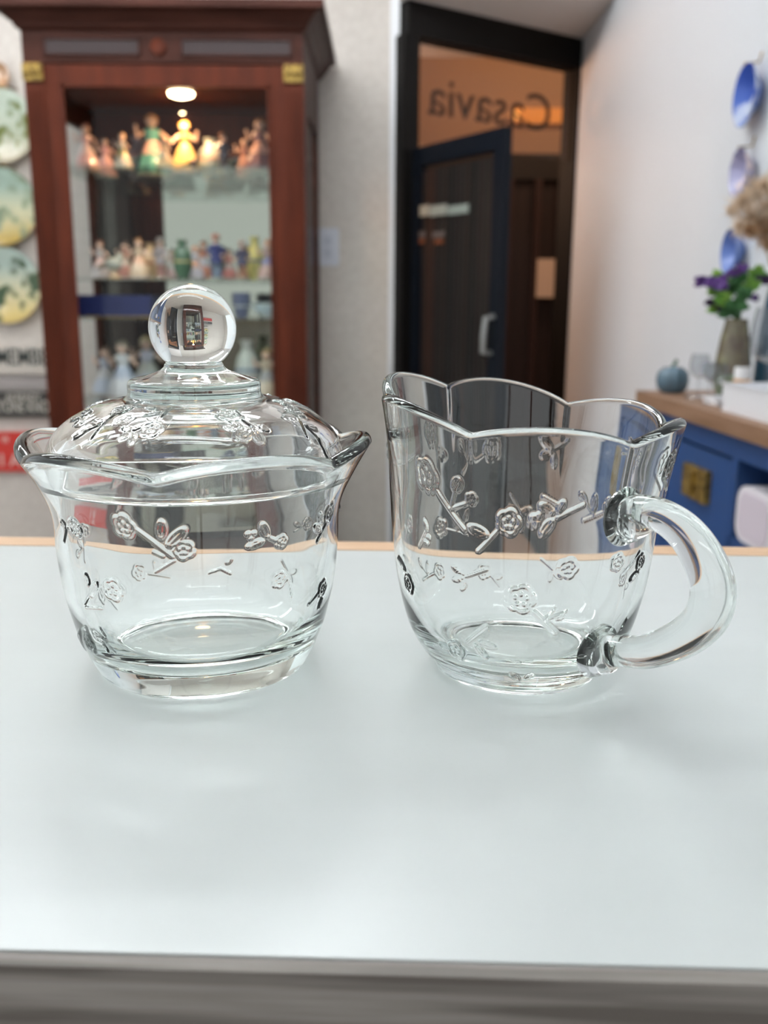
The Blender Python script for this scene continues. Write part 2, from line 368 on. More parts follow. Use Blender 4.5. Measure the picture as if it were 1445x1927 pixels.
# glass shelves
shelves = {1: .484, 2: .172, 3: .058, 4: -.19}
for k, z in shelves.items():
    MB().box((-hw+.02, .06, z-FLOOR-.006), (hw-.02, D-.025, z-FLOOR)).build('shelf', M_shelfglass, cab, False)
# lamp in the inner top
lp = P(340, 163, 2.95)
MB().lathe([(0, 0), (.037, 0), (.034, -.008), (.018, -.013), (0, -.014)], 24, (lp.x-ccx, 2.95-YK, zFri-.03)).build('downlight', M_lamp, cab)
q_ = P(343, 207, 3.26)
MB().ball((q_.x-ccx, q_.y-YK, q_.z-FLOOR), .012, 8).build('lamp_glint', M_lamp, cab)  # glowing ball stands in for the downlight's reflection on the glossy back rail
ll = bpy.data.lights.new('cabinet_lamp_light', 'SPOT'); ll.energy = CABINET_LAMP*5; ll.color = (1, .56, .28); ll.shadow_soft_size = .03; ll.spot_size = R(165); ll.spot_blend = .4
lo = bpy.data.objects.new('cabinet_lamp_light', ll); COL.objects.link(lo); lo.location = (lp.x, 2.95, FLOOR+zFri-.05)

# ------------------------------------------------------------------ figurines
SKIN = (.75, .52, .40)
def pm(c, rough=.25): return mat('glaze_%02d%02d%02d' % tuple(int(v*99) for v in c), c, rough, coat=.4)
def lady(name, loc, h, c1, c2, hair, label, rz=0., arm=1, group=None):
    t = thing(name, label, 'figurine', loc, rz, group); s = h; t.scale = (1.35, 1.35, 1) if h > .15 else (1.2, 1.2, 1)
    MB().lathe([(0, 0), (.24*s, 0), (.25*s, .03*s), (.21*s, .05*s), (0, .05*s)], 20).build('base', pm((.55, .50, .45)), t)
    MB().lathe([(0, .045*s), (.21*s, .045*s), (.225*s, .10*s), (.19*s, .25*s), (.14*s, .38*s), (.085*s, .50*s), (.065*s, .56*s), (.085*s, .64*s), (.10*s, .70*s), (.085*s, .745*s), (.03*s, .77*s), (0, .775*s)], 24, ribs=9, ribd=.14).build('dress', pm(c1), t)
    MB().lathe([(.10*s, .36*s), (.155*s, .345*s), (.10*s, .50*s), (.07*s, .565*s), (.06*s, .56*s)], 20, ribs=7, ribd=.1).build('apron', pm(c2), t)
    b = MB().ball((0, 0, .865*s), .072*s, 8, (1, 1.05, 1.25)).lathe([(0, .70*s), (.03*s, .72*s), (.028*s, .82*s), (0, .84*s)], 10)
    for sg in (-1, 1):
        ex = (sg*.19*s, -.06*s, (.56 if sg*arm > 0 else .80)*s)
        b.tube([(0, 0, .70*s), (sg*.06*s, 0, .70*s), (sg*.085*s, 0, .71*s), (sg*.17*s, -.02*s, .62*s), ex], [.03*s, .03*s, .032*s, .027*s, .02*s], 8)
    b.build('figure_body', pm(SKIN), t)
    MB().ball((0, .018*s, .90*s), .082*s, 8, (1, 1, 1.05)).ball((0, .06*s, .96*s), .045*s, 6).build('hair', pm(hair), t)
    return t
def man(name, loc, h, coat, trou, hat, label, rz=0., group=None):
    t = thing(name, label, 'figurine', loc, rz, group); s = h; t.scale = (1.15, 1.15, 1)
    MB().lathe([(0, 0), (.20*s, 0), (.19*s, .04*s), (0, .045*s)], 16).build('base', pm((.35, .36, .28)), t)
    MB().tube([(-.05*s, 0, .04*s), (-.055*s, 0, .25*s), (-.05*s, 0, .45*s)], [.04*s, .045*s, .06*s], 10).tube([(.07*s, -.03*s, .04*s), (.06*s, -.03*s, .25*s), (.045*s, 0, .45*s)], [.04*s, .045*s, .06*s], 10).build('trousers', pm(trou), t)
    c = MB().lathe([(.05*s, .40*s), (.13*s, .36*s), (.11*s, .5*s), (.105*s, .6*s), (.13*s, .70*s), (.10*s, .76*s), (.03*s, .785*s)], 18)
    for sg in (-1, 1): c.tube([(sg*.11*s, 0, .72*s), (sg*.17*s, -.02*s, .6*s), (sg*.12*s, -.1*s, .52*s)], [.04*s, .034*s, .028*s], 8)
    c.build('coat', pm(coat), t)
    MB().ball((0, 0, .86*s), .07*s, 8, (1, 1.05, 1.2)).tube([(0, 0, .5*s), (0, 0, .7*s), (0, 0, .84*s)], [.06*s, .07*s, .03*s], 10).tube([(0, 0, .7*s), (-.10*s, 0, .71*s), (-.165*s, -.02*s, .6*s), (-.125*s, -.11*s, .515*s)], [.03*s, .03*s, .025*s, .026*s], 8).tube([(0, 0, .7*s), (.10*s, 0, .71*s), (.165*s, -.02*s, .6*s), (.125*s, -.11*s, .515*s)], [.03*s, .03*s, .025*s, .026*s], 8).build('figure_body', pm(SKIN), t)
    MB().lathe([(0, .92*s), (.12*s, .915*s), (.12*s, .93*s), (.07*s, .935*s), (.065*s, 1.0*s), (0, 1.0*s)], 16).build('hat', pm(hat), t)
    return t
def vessel(name, loc, h, w, c, label, cat='vase', lid=None, group=None, prof=None):
    prof = prof or [(0, 0), (.32, 0), (.30, .05), (.46, .25), (.5, .45), (.40, .68), (.22, .82), (.20, .90), (.28, 1.0), (.24, 1.0), (.16, .9), (0, .88)]
    t = thing(name, label, cat, loc, 0, group)
    MB().lathe([(r*w, z*h) for r, z in prof], 28).build('body', pm(c), t)
    MB().lathe([(r*w, z*h) for r, z in ((.505, .42), (.515, .45), (.50, .48))] , 28).build('painted_band', pm(lid or (.6, .45, .15)), t)
    return t
def bird(name, loc, h, c1, c2, label, rz=0):
    t = thing(name, label, 'figurine', loc, rz); s = h
    MB().lathe([(0, 0), (.28*s, 0), (.2*s, .1*s), (.12*s, .28*s), (0, .3*s)], 16).build('base', pm((.45, .33, .2)), t)
    MB().ball((0, 0, .5*s), .23*s, 10, (1.35, .9, 1)).ball((.26*s, 0, .78*s), .13*s, 8).tube([(.12*s, 0, .6*s), (.26*s, 0, .78*s)], [.16*s, .1*s], 10).build('bird_body', pm(c1), t)
    MB().tube([(-.2*s, 0, .5*s), (-.5*s, 0, .38*s), (-.65*s, 0, .3*s)], [.12*s, .07*s, .02*s], 8).build('tail', pm(c2), t)
    MB().tube([(.36*s, 0, .78*s), (.48*s, 0, .75*s)], [.035*s, .004*s], 6).build('beak', pm((.7, .4, .1)), t)
    return t
zs1, zs2, zs3, zs4 = (shelves[k]+.0005 for k in (1, 2, 3, 4))
def at(x, yb, yt, Y, z):      # base point on a shelf and height
    q = P(x, yb, Y); t_ = P(x, yt, Y); return (q.x, Y, z), t_.z - z
def lad(x, yt, Y, z, *a, **k):
    l_, h_ = at(x, 400, yt-5, Y, z); return lady('lady_figurine', l_, h_, *a, **k)
# top shelf, in the lamplight
PINK = (.80, .50, .45); CREAM = (.80, .68, .50); GOLD = (.75, .52, .22); TEAL = (.10, .34, .30); WHT = (.78, .76, .74)
BRN = (.12, .05, .02); YEL = (.75, .55, .20)
lad(170, 236, 2.98, zs1, PINK, (.85, .66, .6), (.5, .25, .2), 'tall pink porcelain lady figurine, first from the left on the top shelf')
lad(205, 262, 3.10, zs1, (.70, .38, .36), PINK, (.10, .05, .03), 'dusky pink porcelain lady standing behind, second from the left on the top shelf', rz=.4)
l_, h_ = at(236, 400, 250, 2.92, zs1)
lady('lady_figurine', l_, h_, CREAM, (.62, .55, .25), (.75, .50, .3), 'cream porcelain lady with an olive apron, third from left on the top shelf', rz=-.3)
l_, h_ = at(270, 400, 246, 3.20, zs1)
vessel('lidded_jar', l_, h_*.86, .105, (.30, .25, .27), 'grey jar with a teal band standing between the lady figurines on the top shelf', 'jar', TEAL)
lad(293, 217, 3.10, zs1, TEAL, (.75, .5, .42), (.62, .30, .12), 'tall lady figurine in a teal dress with a pink apron, top shelf', rz=.2)
lad(314, 262, 2.90, zs1, (.85, .60, .30), (.90, .72, .5), (.5, .28, .1), 'small golden lady figurine at the front of the top shelf', rz=-.4)
lad(353, 232, 3.00, zs1, (.80, .58, .20), YEL, (.75, .45, .12), 'yellow-gowned lady figurine almost under the cabinet lamp, top shelf', rz=.1, arm=-1)
l_, h_ = at(367, 400, 290, 2.94, zs1)
bird('bird_figurine', l_, h_, (.10, .05, .03), (.05, .12, .06), 'dark brown bird ornament with green tail beside the yellow lady, top shelf')
l_, h_ = at(401, 400, 262, 3.05, zs1)
vessel('pale_vase', l_, h_, .085, (.50, .56, .50), 'pale green porcelain vase right of centre on the top shelf', 'vase', (.75, .45, .3))
l_, h_ = at(424, 400, 250, 2.98, zs1)
man('gentleman_figurine', l_, h_, (.04, .05, .08), (.05, .05, .06), (.10, .05, .03), 'porcelain gentleman in a dark blue coat on the top shelf', rz=.3)
lad(463, 262, 3.10, zs1, (.32, .16, .13), (.45, .25, .2), (.12, .05, .03), 'russet lady figurine, second from the right on the top shelf')
lad(492, 226, 2.98, zs1, (.22, .12, .12), (.66, .40, .32), (.5, .25, .12), 'tall brown and pink lady figurine at the right end of the top shelf', rz=-.5)
# second shelf
row = [
 (190, 452, 3.02, 'lady', ((.50, .46, .45), (.6, .4, .35), (.25, .12, .08)), 'grey lady figurine at the left end of the second shelf'),
 (213, 470, 2.92, 'bird', ((.42, .44, .36), (.25, .2, .15)), 'mossy grey bird ornament, second from the left on the second shelf'),
 (236, 455, 3.06, 'lady', ((.45, .22, .18), (.6, .5, .42), (.1, .06, .05)), 'red-brown lady figurine left of the beige couple, second shelf'),
 (262, 448, 2.98, 'lady', ((.66, .52, .36), (.7, .42, .28), (.4, .22, .1)), 'beige lady figurine with an orange apron, second shelf'),
 (284, 458, 3.08, 'vase', ((.62, .42, .22), (.3, .12, .08)), 'honey coloured vase between two figurines on the second shelf'),
 (303, 447, 2.96, 'man', ((.34, .30, .30), (.42, .22, .18), (.3, .28, .26)), 'gentleman figurine in a grey coat and rust trousers, second shelf'),
 (324, 468, 3.04, 'lady', ((.52, .34, .30), (.6, .55, .5), (.12, .08, .06)), 'small rose lady figurine right of the grey-coated man, second shelf'),
 (344, 452, 2.90, 'vase', ((.05, .12, .06), (.35, .3, .12)), 'dark green vase in the middle of the second shelf'),
 (367, 462, 2.98, 'lady', ((.62, .58, .62), (.70, .34, .2), (.7, .25, .1)), 'lilac white lady figurine with red hair on the second shelf'),
 (383, 452, 3.08, 'lady', ((.60, .25, .16), (.62, .6, .66), (.35, .12, .06)), 'orange-red lady figurine behind the lilac one, second shelf'),
 (407, 440, 2.94, 'man', ((.03, .04, .16), (.10, .16, .26), (.45, .18, .12)), 'gentleman figurine in a deep navy coat, tallest on the second shelf'),
 (432, 468, 3.12, 'lady', ((.55, .22, .20), (.5, .4, .38), (.08, .06, .06)), 'crimson lady figurine right of the navy gentleman, second shelf'),
 (456, 452, 3.0, 'man', ((.08, .08, .14), (.5, .25, .15), (.5, .4, .36)), 'gentleman figurine with a pale hat and tan trousers, second shelf'),
 (480, 446, 3.10, 'vase', ((.58, .55, .18), (.2, .2, .25)), 'slim yellow vase near the right end of the second shelf'),
 (503, 450, 2.98, 'lady', ((.40, .28, .24), (.14, .14, .26), (.5, .25, .15)), 'brown lady figurine with a blue apron at the right end of the second shelf')]
for x, yt, Y, kd, c, lb in row:
    l_, h_ = at(x, 500, yt, Y, zs2)
    if kd == 'lady': lady('lady_figurine', l_, h_, *c, lb, rz=random.uniform(-.5, .5))
    elif kd == 'man': man('gentleman_figurine', l_, h_, *c, lb, rz=random.uniform(-.4, .4))
    elif kd == 'bird': bird('bird_figurine', l_, h_, *c, lb, rz=.4)
    else: vessel('small_vase', l_, h_, .06, c[0], lb, 'vase', c[1])
# third shelf: navy presentation box and white dishes
b0 = P(150, 590, 2.86); b1 = P(288, 556, 2.86)
bx = thing('navy_box', 'long navy blue presentation box lying on the third shelf', 'box', ((b0.x+b1.x)/2, 2.90, zs3)); w_ = (b1.x-b0.x)/2; hb_ = b1.z - zs3
MB().box((-w_, -.06, 0), (w_, .08, hb_*.62)).build('box_base', mat('navy_card', (.012, .02, .10), .5), bx, False)
MB().box((-w_-.002, -.062, hb_*.62), (w_+.002, .082, hb_)).build('box_lid', mat('navy_card', (.012, .02, .10), .5), bx, False)
MB().box((-w_, -.063, .0), (w_, -.06, .004)).build('gold_edge', M_brass, bx, False)
for x, Y, lb in ((505, 2.98, 'small white porcelain dish at the right end of the third shelf'),):
    q = P(x, 600, Y)
    vessel('porcelain_dish', (q.x, Y, zs3), .045, .11, (.70, .78, .76), lb, 'dish', (.3, .4, .5), prof=[(0, 0), (.2, 0), (.22, .12), (.5, 1.0), (.46, 1.0), (.2, .25), (0, .2)])
q = P(505, 600, 3.0)
vessel('porcelain_dish', (P(455, 600, 3.0).x, 3.0, zs3), .075, .06, (.12, .14, .24), 'small dark blue cup beside the white dish on the third shelf', 'cup', (.5, .5, .5), prof=[(0, 0), (.3, 0), (.32, .1), (.48, .5), (.5, 1.0), (.46, 1.0), (.4, .3), (0, .2)])
row = [(200, 652, 3.0, 'lady', ((.50, .54, .62), (.62, .62, .62), (.2, .12, .08)), 'blue-grey lady figurine at the left of the lowest shelf in view'),
       (232, 640, 2.90, 'lady', ((.68, .70, .70), (.45, .5, .6), (.35, .3, .22)), 'white lady figurine with a blue apron on the lowest shelf in view'),
       (278, 632, 3.02, 'lady', ((.62, .64, .74), (.60, .6, .55), (.6, .5, .3)), 'lavender white lady figurine near the middle of the lowest shelf in view'),
       (466, 640, 3.08, 'vase', ((.66, .66, .62), (.25, .3, .4)), 'tall white vase left of the last lady on the lowest shelf'),
       (502, 655, 2.92, 'lady', ((.55, .46, .34), (.3, .3, .3), (.3, .2, .1)), 'tan lady figurine at the right end of the lowest shelf in view')]
for x, yt, Y, kd, c, lb in row:
    l_, h_ = at(x, 700, yt, Y, zs4)
    if kd == 'lady': lady('lady_figurine', l_, h_, *c, lb, rz=random.uniform(-.5, .5))
    else: vessel('tall_vase', l_, h_, .08, c[0], lb, 'vase', c[1])

# ------------------------------------------------------------------ decorated plates on the left
def plate_mat(name, c1, c2, c3, c4, sc=9):
    m = bpy.data.materials.new(name); m.use_nodes = True; nt = m.node_tree; b = nt.nodes['Principled BSDF']; b.inputs['Roughness'].default_value = .22
    tc = nt.nodes.new('ShaderNodeTexCoord'); n = nt.nodes.new('ShaderNodeTexNoise'); n.inputs['Scale'].default_value = sc; n.inputs['Detail'].default_value = 3
    sp = nt.nodes.new('ShaderNodeSeparateXYZ'); mr = nt.nodes.new('ShaderNodeMapRange')
    mr.inputs[1].default_value = -.13; mr.inputs[2].default_value = .13
    nt.links.new(tc.outputs['Object'], n.inputs[0]); nt.links.new(tc.outputs['Object'], sp.inputs[0]); nt.links.new(sp.outputs[2], mr.inputs[0])
    r1 = nt.nodes.new('ShaderNodeValToRGB'); e = r1.color_ramp.elements; e[0].color = (*c3, 1); e[1].color = (*c1, 1); e[0].position = .1; e[1].position = .75
    x = e.new(.42); x.color = (*c2, 1)
    r2 = nt.nodes.new('ShaderNodeValToRGB'); r2.color_ramp.elements[0].position = .50; r2.color_ramp.elements[1].position = .60
    mx = nt.nodes.new('ShaderNodeMix'); mx.data_type = 'RGBA'; mx.inputs['B'].default_value = (*c4, 1)
    nt.links.new(mr.outputs[0], r1.inputs[0]); nt.links.new(n.outputs[0], r2.inputs[0]); nt.links.new(r2.outputs[0], mx.inputs['Factor'])
    nt.links.new(r1.outputs[0], mx.inputs['A']); nt.links.new(mx.outputs['Result'], b.inputs['Base Color'])
    return m
PPROF = [(0, .006), (.055, .006), (.075, .010), (.095, .018), (.130, .026), (.131, .024), (.096, .014), (.076, .005), (.055, 0), (0, 0)]
PPROF = PPROF
FACE = Matrix.Rotation(R(90), 4, 'X')
for cx_, cy_, r_, cs, lb, sc in ((2, 236, 70, ((.52, .60, .50), (.46, .50, .38), (.50, .44, .30), (.13, .16, .03)), 'round plate with green foliage, uppermost of three beside the cabinet', 15),
                        (2, 388, 73, ((.36, .48, .40), (.62, .60, .38), (.48, .34, .08), (.22, .28, .18)), 'round plate with a pale yellow centre and ochre rim, middle of three beside the cabinet', 10),
                        (8, 537, 72, ((.42, .52, .46), (.62, .58, .36), (.60, .46, .16), (.05, .09, .04)), 'round yellow plate with dark leaves, lowest of three beside the cabinet', 13)):
    q = P(cx_, cy_, YB-.03); s = (P(cx_, cy_-r_, YB-.03).z-P(cx_, cy_+r_, YB-.03).z)/2/.131
    t = thing('decorated_plate', lb, 'plate', (q.x, YB-.008, q.z), 0)
    MB().lathe([(r*s, z) for r, z in PPROF], 40, M=FACE).build('plate_body', plate_mat('plate_glaze', *cs, sc=sc), t)
    MB().tube([(-.05, .004, .131*s), (-.03, -.028, .131*s+.002), (.03, -.028, .131*s+.002), (.05, .004, .131*s)], .003, 6).tube([(0, .004, .131*s), (0, .005, .16*s)], .003, 6).build('wire_hanger', M_brass, t)
# brown plate edge peeking above
q = P(-10, 142, YB-.03)
tag(MB().lathe([(r*.36, z) for r, z in PPROF], 32, M=Matrix.Translation((q.x, YB-.004, q.z)) @ FACE).build('brown_dish', mat('brown_glaze', (.45, .26, .14), .3, noise=((.6, .45, .35), 30, (1, 1, 1), .4, .6))), 'small brown dish above the three plates at the left edge', 'dish')

# ------------------------------------------------------------------ plaques on the left wall
def plaque(y0, y1, c, tc_, lines, label, tilt=0, x0=-190, x1=112, th=.02):
    p = P(x0, y0, YB-th); q = P(x1, y1, YB-th); 
    t = thing('wall_plaque', label, 'plaque', ((p.x+q.x)/2, YB, (p.z+q.z)/2))
    w2 = (q.x-p.x)/2; h2 = (p.z-q.z)/2
    MB().box((-w2, -th, -h2), (w2, 0, h2)).build('board', mat('board_'+label.split()[0], c, .6), t, False)
    for body, cxp, cyp, hp, wp in lines:
        c_ = P(cxp, cyp, YB-th); size = hp/F*YB/.70
        M = Matrix.Translation((c_.x-t.location.x, -th-.001, c_.z-t.location.z)) @ Matrix.Rotation(R(90), 4, 'X')
        o = text_mesh('lettering', body, size, mat('ink_'+label.split()[0], tc_, .6), t, M, .001, bold=.0006)
        k = (wp/F*YB)/max(o.dimensions.x, 1e-4)
        o.data.transform(Matrix.Translation(M.translation) @ Matrix.Scale(k, 4, (1, 0, 0)) @ Matrix.Translation(-M.translation))
    return t
plaque(652, 704, (.52, .48, .43), (.035, .05, .05), [('REMEMBER', 34, 673, 30, 146)], 'white plaque with dark capital lettering, uppermost of three signs left of the cabinet')
plaque(737, 786, (.035, .033, .03), (.50, .47, .42), [('ALREADY', 44, 747, 12, 66), ('EVERYONE KNOWS', 38, 766, 22, 162)], 'black plaque with two rows of pale capital lettering, middle sign left of the cabinet')
plaque(812, 888, (.55, .035, .025), (.72, .50, .46), [('W', 10, 828, 13, 14), ('I A', 20, 867, 24, 38)], 'red plaque with faint pale lettering, lowest sign left of the cabinet', x1=118)
q0 = P(-190, 708, YB-.01); q1 = P(112, 732, YB-.01)
tag(MB().box((q0.x, YB-.012, q1.z), (q1.x, YB, q0.z)).build('wall_plaque', mat('taupe_board', (.33, .30, .29), .6), None, False), 'blank taupe board between the white and the black plaques', 'plaque')

# ------------------------------------------------------------------ blue plates on the right wall
def blue_plate(cy_px, cx_px, hpx, label, cs, sc, scallop=0):
    q = WX(cx_px, cy_px, XR-.015); dist = q.y
    r_ = (P(cx_px, cy_px-hpx/2, dist).z-P(cx_px, cy_px+hpx/2, dist).z)/2; s = r_/.131
    t = thing('blue_plate', label, 'plate', (XR-.002, q.y, q.z), R(-90))
    pr = [(r*s, z*1.1) for r, z in PPROF]
    MB().lathe(pr, 60, M=FACE, ribs=scallop, ribd=.07 if scallop else 0).build('plate_body', plate_mat('blue_glaze', *cs, sc=sc), t)
    MB().tube([(0, .000, r_+.02), (0, -.004, r_+.002), (0, -.032, r_-.001)], .0018, 6).build('wire_hanger', M_brass, t)
blue_plate(180, 1414, 122, 'round deep blue plate with a white patch, uppermost on the right wall', ((.03, .08, .42), (.06, .13, .46), (.45, .55, .70), (.45, .50, .62)), 14)
blue_plate(325, 1402, 96, 'scalloped blue and white patterned plate, middle one on the right wall', ((.20, .18, .30), (.42, .42, .62), (.10, .16, .48), (.62, .50, .50)), 26, 10)
blue_plate(474, 1384, 84, 'small blue glazed plate, lowest on the right wall above the flowers', ((.07, .14, .42), (.12, .20, .50), (.35, .42, .66), (.20, .28, .58)), 16)

# ------------------------------------------------------------------ blue sideboard
ZT = -.045
f1 = G(1445, 838, ZT-.025); f0 = G(1239, 770, ZT-.025)
dd = Vector((f1.x-f0.x, f1.y-f0.y)).normalized(); s_end = -(.18)
E0 = Vector((f0.x, f0.y)) + dd*s_end
# far end chosen where the photo's wood top starts (pixel column 1178)
for k in range(200):
    q = Vector((f0.x, f0.y)) - dd*(k*.005)
    if 722.5 + F*q.x/(q.y*math.cos(PITCH)+.32*math.sin(PITCH)) < 1205: E0 = q; break
sang = math.atan2(dd.y, dd.x)                # local +x runs along the face towards the viewer
side = thing('sideboard', 'blue painted sideboard with a wooden top along the right wall', 'sideboard', (E0.x, E0.y, FLOOR), sang)
SL = 1.15; SD = (XR-.02-max(E0.x, E0.x+dd.x*SL)) - .0
def fz(z): return z-FLOOR
M_blue = mat('blue_paint', (.018, .060, .19), .45)
M_oak = mat('oak_top', (.30, .175, .11), .5, noise=((.21, .115, .06), 10, (.7, 6, 6), .3, .7))
# local +y must point to the wall
ly = Vector((-math.sin(sang), math.cos(sang)))
sy = 1 if ly.x > 0 else -1
def sbox(mb, x0, x1, y0, y1, z0, z1):
    a_, b_ = sorted((sy*y0, sy*y1)); return mb.box((x0, a_, z0), (x1, b_, z1))
SD = (XR-.012-max(E0.x, E0.x+dd.x*SL))*math.cos(sang+math.pi/2)
print('SIDE', E0, SD, sang)
sbox(MB(), -.02, SL, -.012, SD, fz(ZT-.025), fz(ZT)).build('wooden_top', M_oak, side, False)
def lx(xpx, ypx):   # local x of a pixel on the face plane
    d = ray(xpx, ypx); a_ = np.array([[dd.x, -d.x], [dd.y, -d.y]]); return float(np.linalg.solve(a_, np.array([-E0.x, -E0.y]))[0])
def lz(xpx, ypx):
    u = lx(xpx, ypx); return P(xpx, ypx, E0.y+dd.y*u).z
za = lz(1376, 860); xd1 = lx(1378, 900); xd0 = lx(1248, 900); zc = lz(1378, 1010)
body = MB(); sbox(body, 0, SL-.02, 0, SD-.01, fz(za), fz(ZT-.025)); sbox(body, 0, .02, 0, SD-.01, 0, fz(za)); sbox(body, SL-.04, SL-.02, 0, SD-.01, 0, fz(za))
sbox(body, xd1-.004, xd1+.014, 0, SD-.01, .08, fz(za)); sbox(body, 0, SL-.02, SD-.02, SD-.01, .08, fz(za)); sbox(body, 0, SL-.02, 0, SD-.01, .06, .09)
sbox(body, xd1, SL-.02, 0, SD-.01, fz(zc)-.02, fz(zc)); sbox(body, xd1+.30, xd1+.318, 0, SD-.01, .08, fz(za))
body.build('carcass', M_blue, side, False)
dp = sbox(MB(), xd0+.004, xd1-.006, .006, .022, .10, fz(za)-.006).build('door', mat('blue_paint_door', (.021, .068, .21), .42), side, False)
dq = sbox(MB(), .022, xd0-.002, .006, .022, .10, fz(za)-.006).build('door', MATS['blue_paint_door'], side, False)
u0 = lx(1287, 905); u1 = lx(1331, 912); zl0 = lz(1309, 940); zl1 = lz(1309, 878)
lat = MB(); sbox(lat, u0, u1, -.004, .006, fz(zl0), fz(zl1)); sbox(lat, (u0+u1)/2-.006, (u0+u1)/2+.006, -.010, -.004, fz(zl0)+.008, fz(zl1)-.008)
lat.build('brass_latch', M_brass, dp, False)
sbox(MB(), xd1+.30, SL-.04, .006, .022, .10, fz(za)-.006).build('door', MATS['blue_paint_door'], side, False)
def on_side(xpx, back, z=ZT):      # world point on the sideboard top whose sight line crosses at depth 'back' from the front
    d = ray(xpx, 760); off = Vector((ly.x*sy, ly.y*sy))*back
    a_ = np.array([[dd.x, -d.x], [dd.y, -d.y]]); u = float(np.linalg.solve(a_, np.array([-E0.x-off.x, -E0.y-off.y]))[0])
    return Vector((E0.x+dd.x*u+off.x, E0.y+dd.y*u+off.y, z+.0006))
# white rounded appliance in the cubby
cc = (xd1+.018+lx(1480, 940))/2; cw_ = (lx(1440, 950)-lx(1371, 950)); hh = lz(1400, 900)-zc
q = Vector((E0.x, E0.y)) + dd*(xd1+.022+cw_/2) 
wb = thing('storage_box', 'white rounded box-shaped item in the open cubby of the blue sideboard', 'storage box', (q.x, q.y, zc+.0005), sang)
rb = MB(); rbox(rb, cw_, hh-.01, .06, .025, 0, Matrix.Translation((0, sy*.03+.03, (hh-.01)/2))); rb.build('case', mat('case_white', (.74, .71, .75), .4), wb, False)
rb = MB(); rbox(rb, cw_*.8, (hh-.01)*.8, .002, .02, 0, Matrix.Translation((0, sy*.03-.03, (hh-.01)/2))); rb.build('front_panel', mat('case_panel', (.62, .56, .63), .4), wb, False)
# pumpkin-shaped jar
q = on_side(1262, .038); r_ = 30/F*q.y
pj = thing('pumpkin_jar', 'blue-grey ribbed pumpkin-shaped jar at the far end of the sideboard', 'jar', q)
MB().lathe([(0, 0), (.6*r_, 0), (.9*r_, .25*r_), (1.0*r_, .75*r_), (.92*r_, 1.25*r_), (.6*r_, 1.55*r_), (.3*r_, 1.6*r_), (0, 1.58*r_)], 48, ribs=10, ribd=.13).build('body', mat('bluegrey_glaze', (.085, .15, .20), .25, coat=.5), pj)
MB().tube([(0, 0, 1.55*r_), (.05*r_, 0, 1.8*r_), (.2*r_, 0, 2.0*r_)], [.16*r_, .1*r_, .13*r_], 8).build('stalk', mat('green_glaze', (.05, .13, .09), .4), pj)
# wine glasses and tumblers
def goblet(xpx, back, h, label, w=.5):
    q = on_side(xpx, back)
    t = thing('wine_glass', label, 'glass', q, 0, 'clear glasses on the sideboard')
    MB().lathe([(0, 0), (.30*h, 0), (.28*h, .02*h), (.03*h, .05*h), (.022*h, .10*h), (.022*h, .42*h), (.05*h, .47*h)], 24).build('foot_and_stem', M_clear, t)
    MB().lathe([(.02*h, .45*h), (.16*h, .52*h), (w*.46*h, .68*h), (w*.44*h, .85*h), (w*.36*h, 1.0*h), (w*.345*h, 1.0*h), (w*.42*h, .84*h), (w*.44*h, .68*h), (.14*h, .54*h), (.01*h, .475*h)], 28).build('bowl', M_clear, t)
goblet(1311, .05, .075, 'clear stemmed glass nearest the pumpkin-shaped jar')
goblet(1332, .075, .060, 'short clear stemmed glass right behind the white trays', .6)
goblet(1345, .04, .066, 'clear stemmed glass in front of the flower vase', .55)
goblet(1438, .09, .155, 'tall clear wine glass in front of the teal bottle at right edge', .42)
# flower vase
q = on_side(1372, .12); 
k = q.y/F
fv = thing('flower_vase', 'brown and green glass vase holding the purple flowers, on the sideboard', 'vase', q)
hv = P(1374, 600, q.y).z - q.z
MB().lathe([(0, 0), (24*k, 0), (32*k, .12*hv), (34*k, .30*hv)], 28).build('lower_glass', mat('vase_green', (.20, .26, .17), .12, coat=.6), fv)
MB().lathe([(34*k, .30*hv), (31*k, .48*hv), (26*k, .75*hv), (20*k, .97*hv), (21*k, hv), (18*k, hv), (18*k, .9*hv)], 28).build('upper_glass', mat('vase_brown', (.095, .065, .04), .1, coat=.8, noise=((.20, .19, .10), 30, (1, 1, 1), .4, .7)), fv)
# bouquet
bq = thing('flower_bouquet', 'bunch of purple flowers with bright green leaves standing in the vase', 'flowers', (q.x, q.y, q.z+hv*1.0))
def pt(x, y, dy=0.): a_ = P(x, y, q.y+dy); return Vector((a_.x, a_.y, a_.z)) - Vector(bq.location)
M_leaf = mat('leaf_green', (.10, .27, .035), .5, noise=((.22, .40, .05), 60, (1, 1, 1), .4, .6)); M_leafd = mat('leaf_dark', (.03, .12, .03), .5)
M_purple = mat('iris_purple', (.07, .025, .16), .5, noise=((.14, .06, .26), 80, (1, 1, 1), .4, .6)); M_plum = mat('plum_purple', (.035, .015, .06), .5)
def leafm(mb, a, b, wd_, curl=.2):
    a = Vector(a); b = Vector(b); d = b-a; sd = d.cross(Vector((0.2, 1, 0.1))).normalized()*wd_; up = Vector((0, -1, .3))*d.length*curl
    n_ = 6; vs_ = []
    for i in range(n_+1):
        t_ = i/n_; c_ = a + d*t_ + up*math.sin(math.pi*t_)*.5; ww = math.sin(math.pi*min(1, t_*.92+.06))
        vs_ += [c_-sd*ww, c_+up*.06, c_+sd*ww]
    fs_ = []
    for i in range(n_):
        for j in (0, 1): fs_.append((i*3+j, i*3+j+1, i*3+j+4, i*3+j+3))
    mb.add(vs_, fs_)
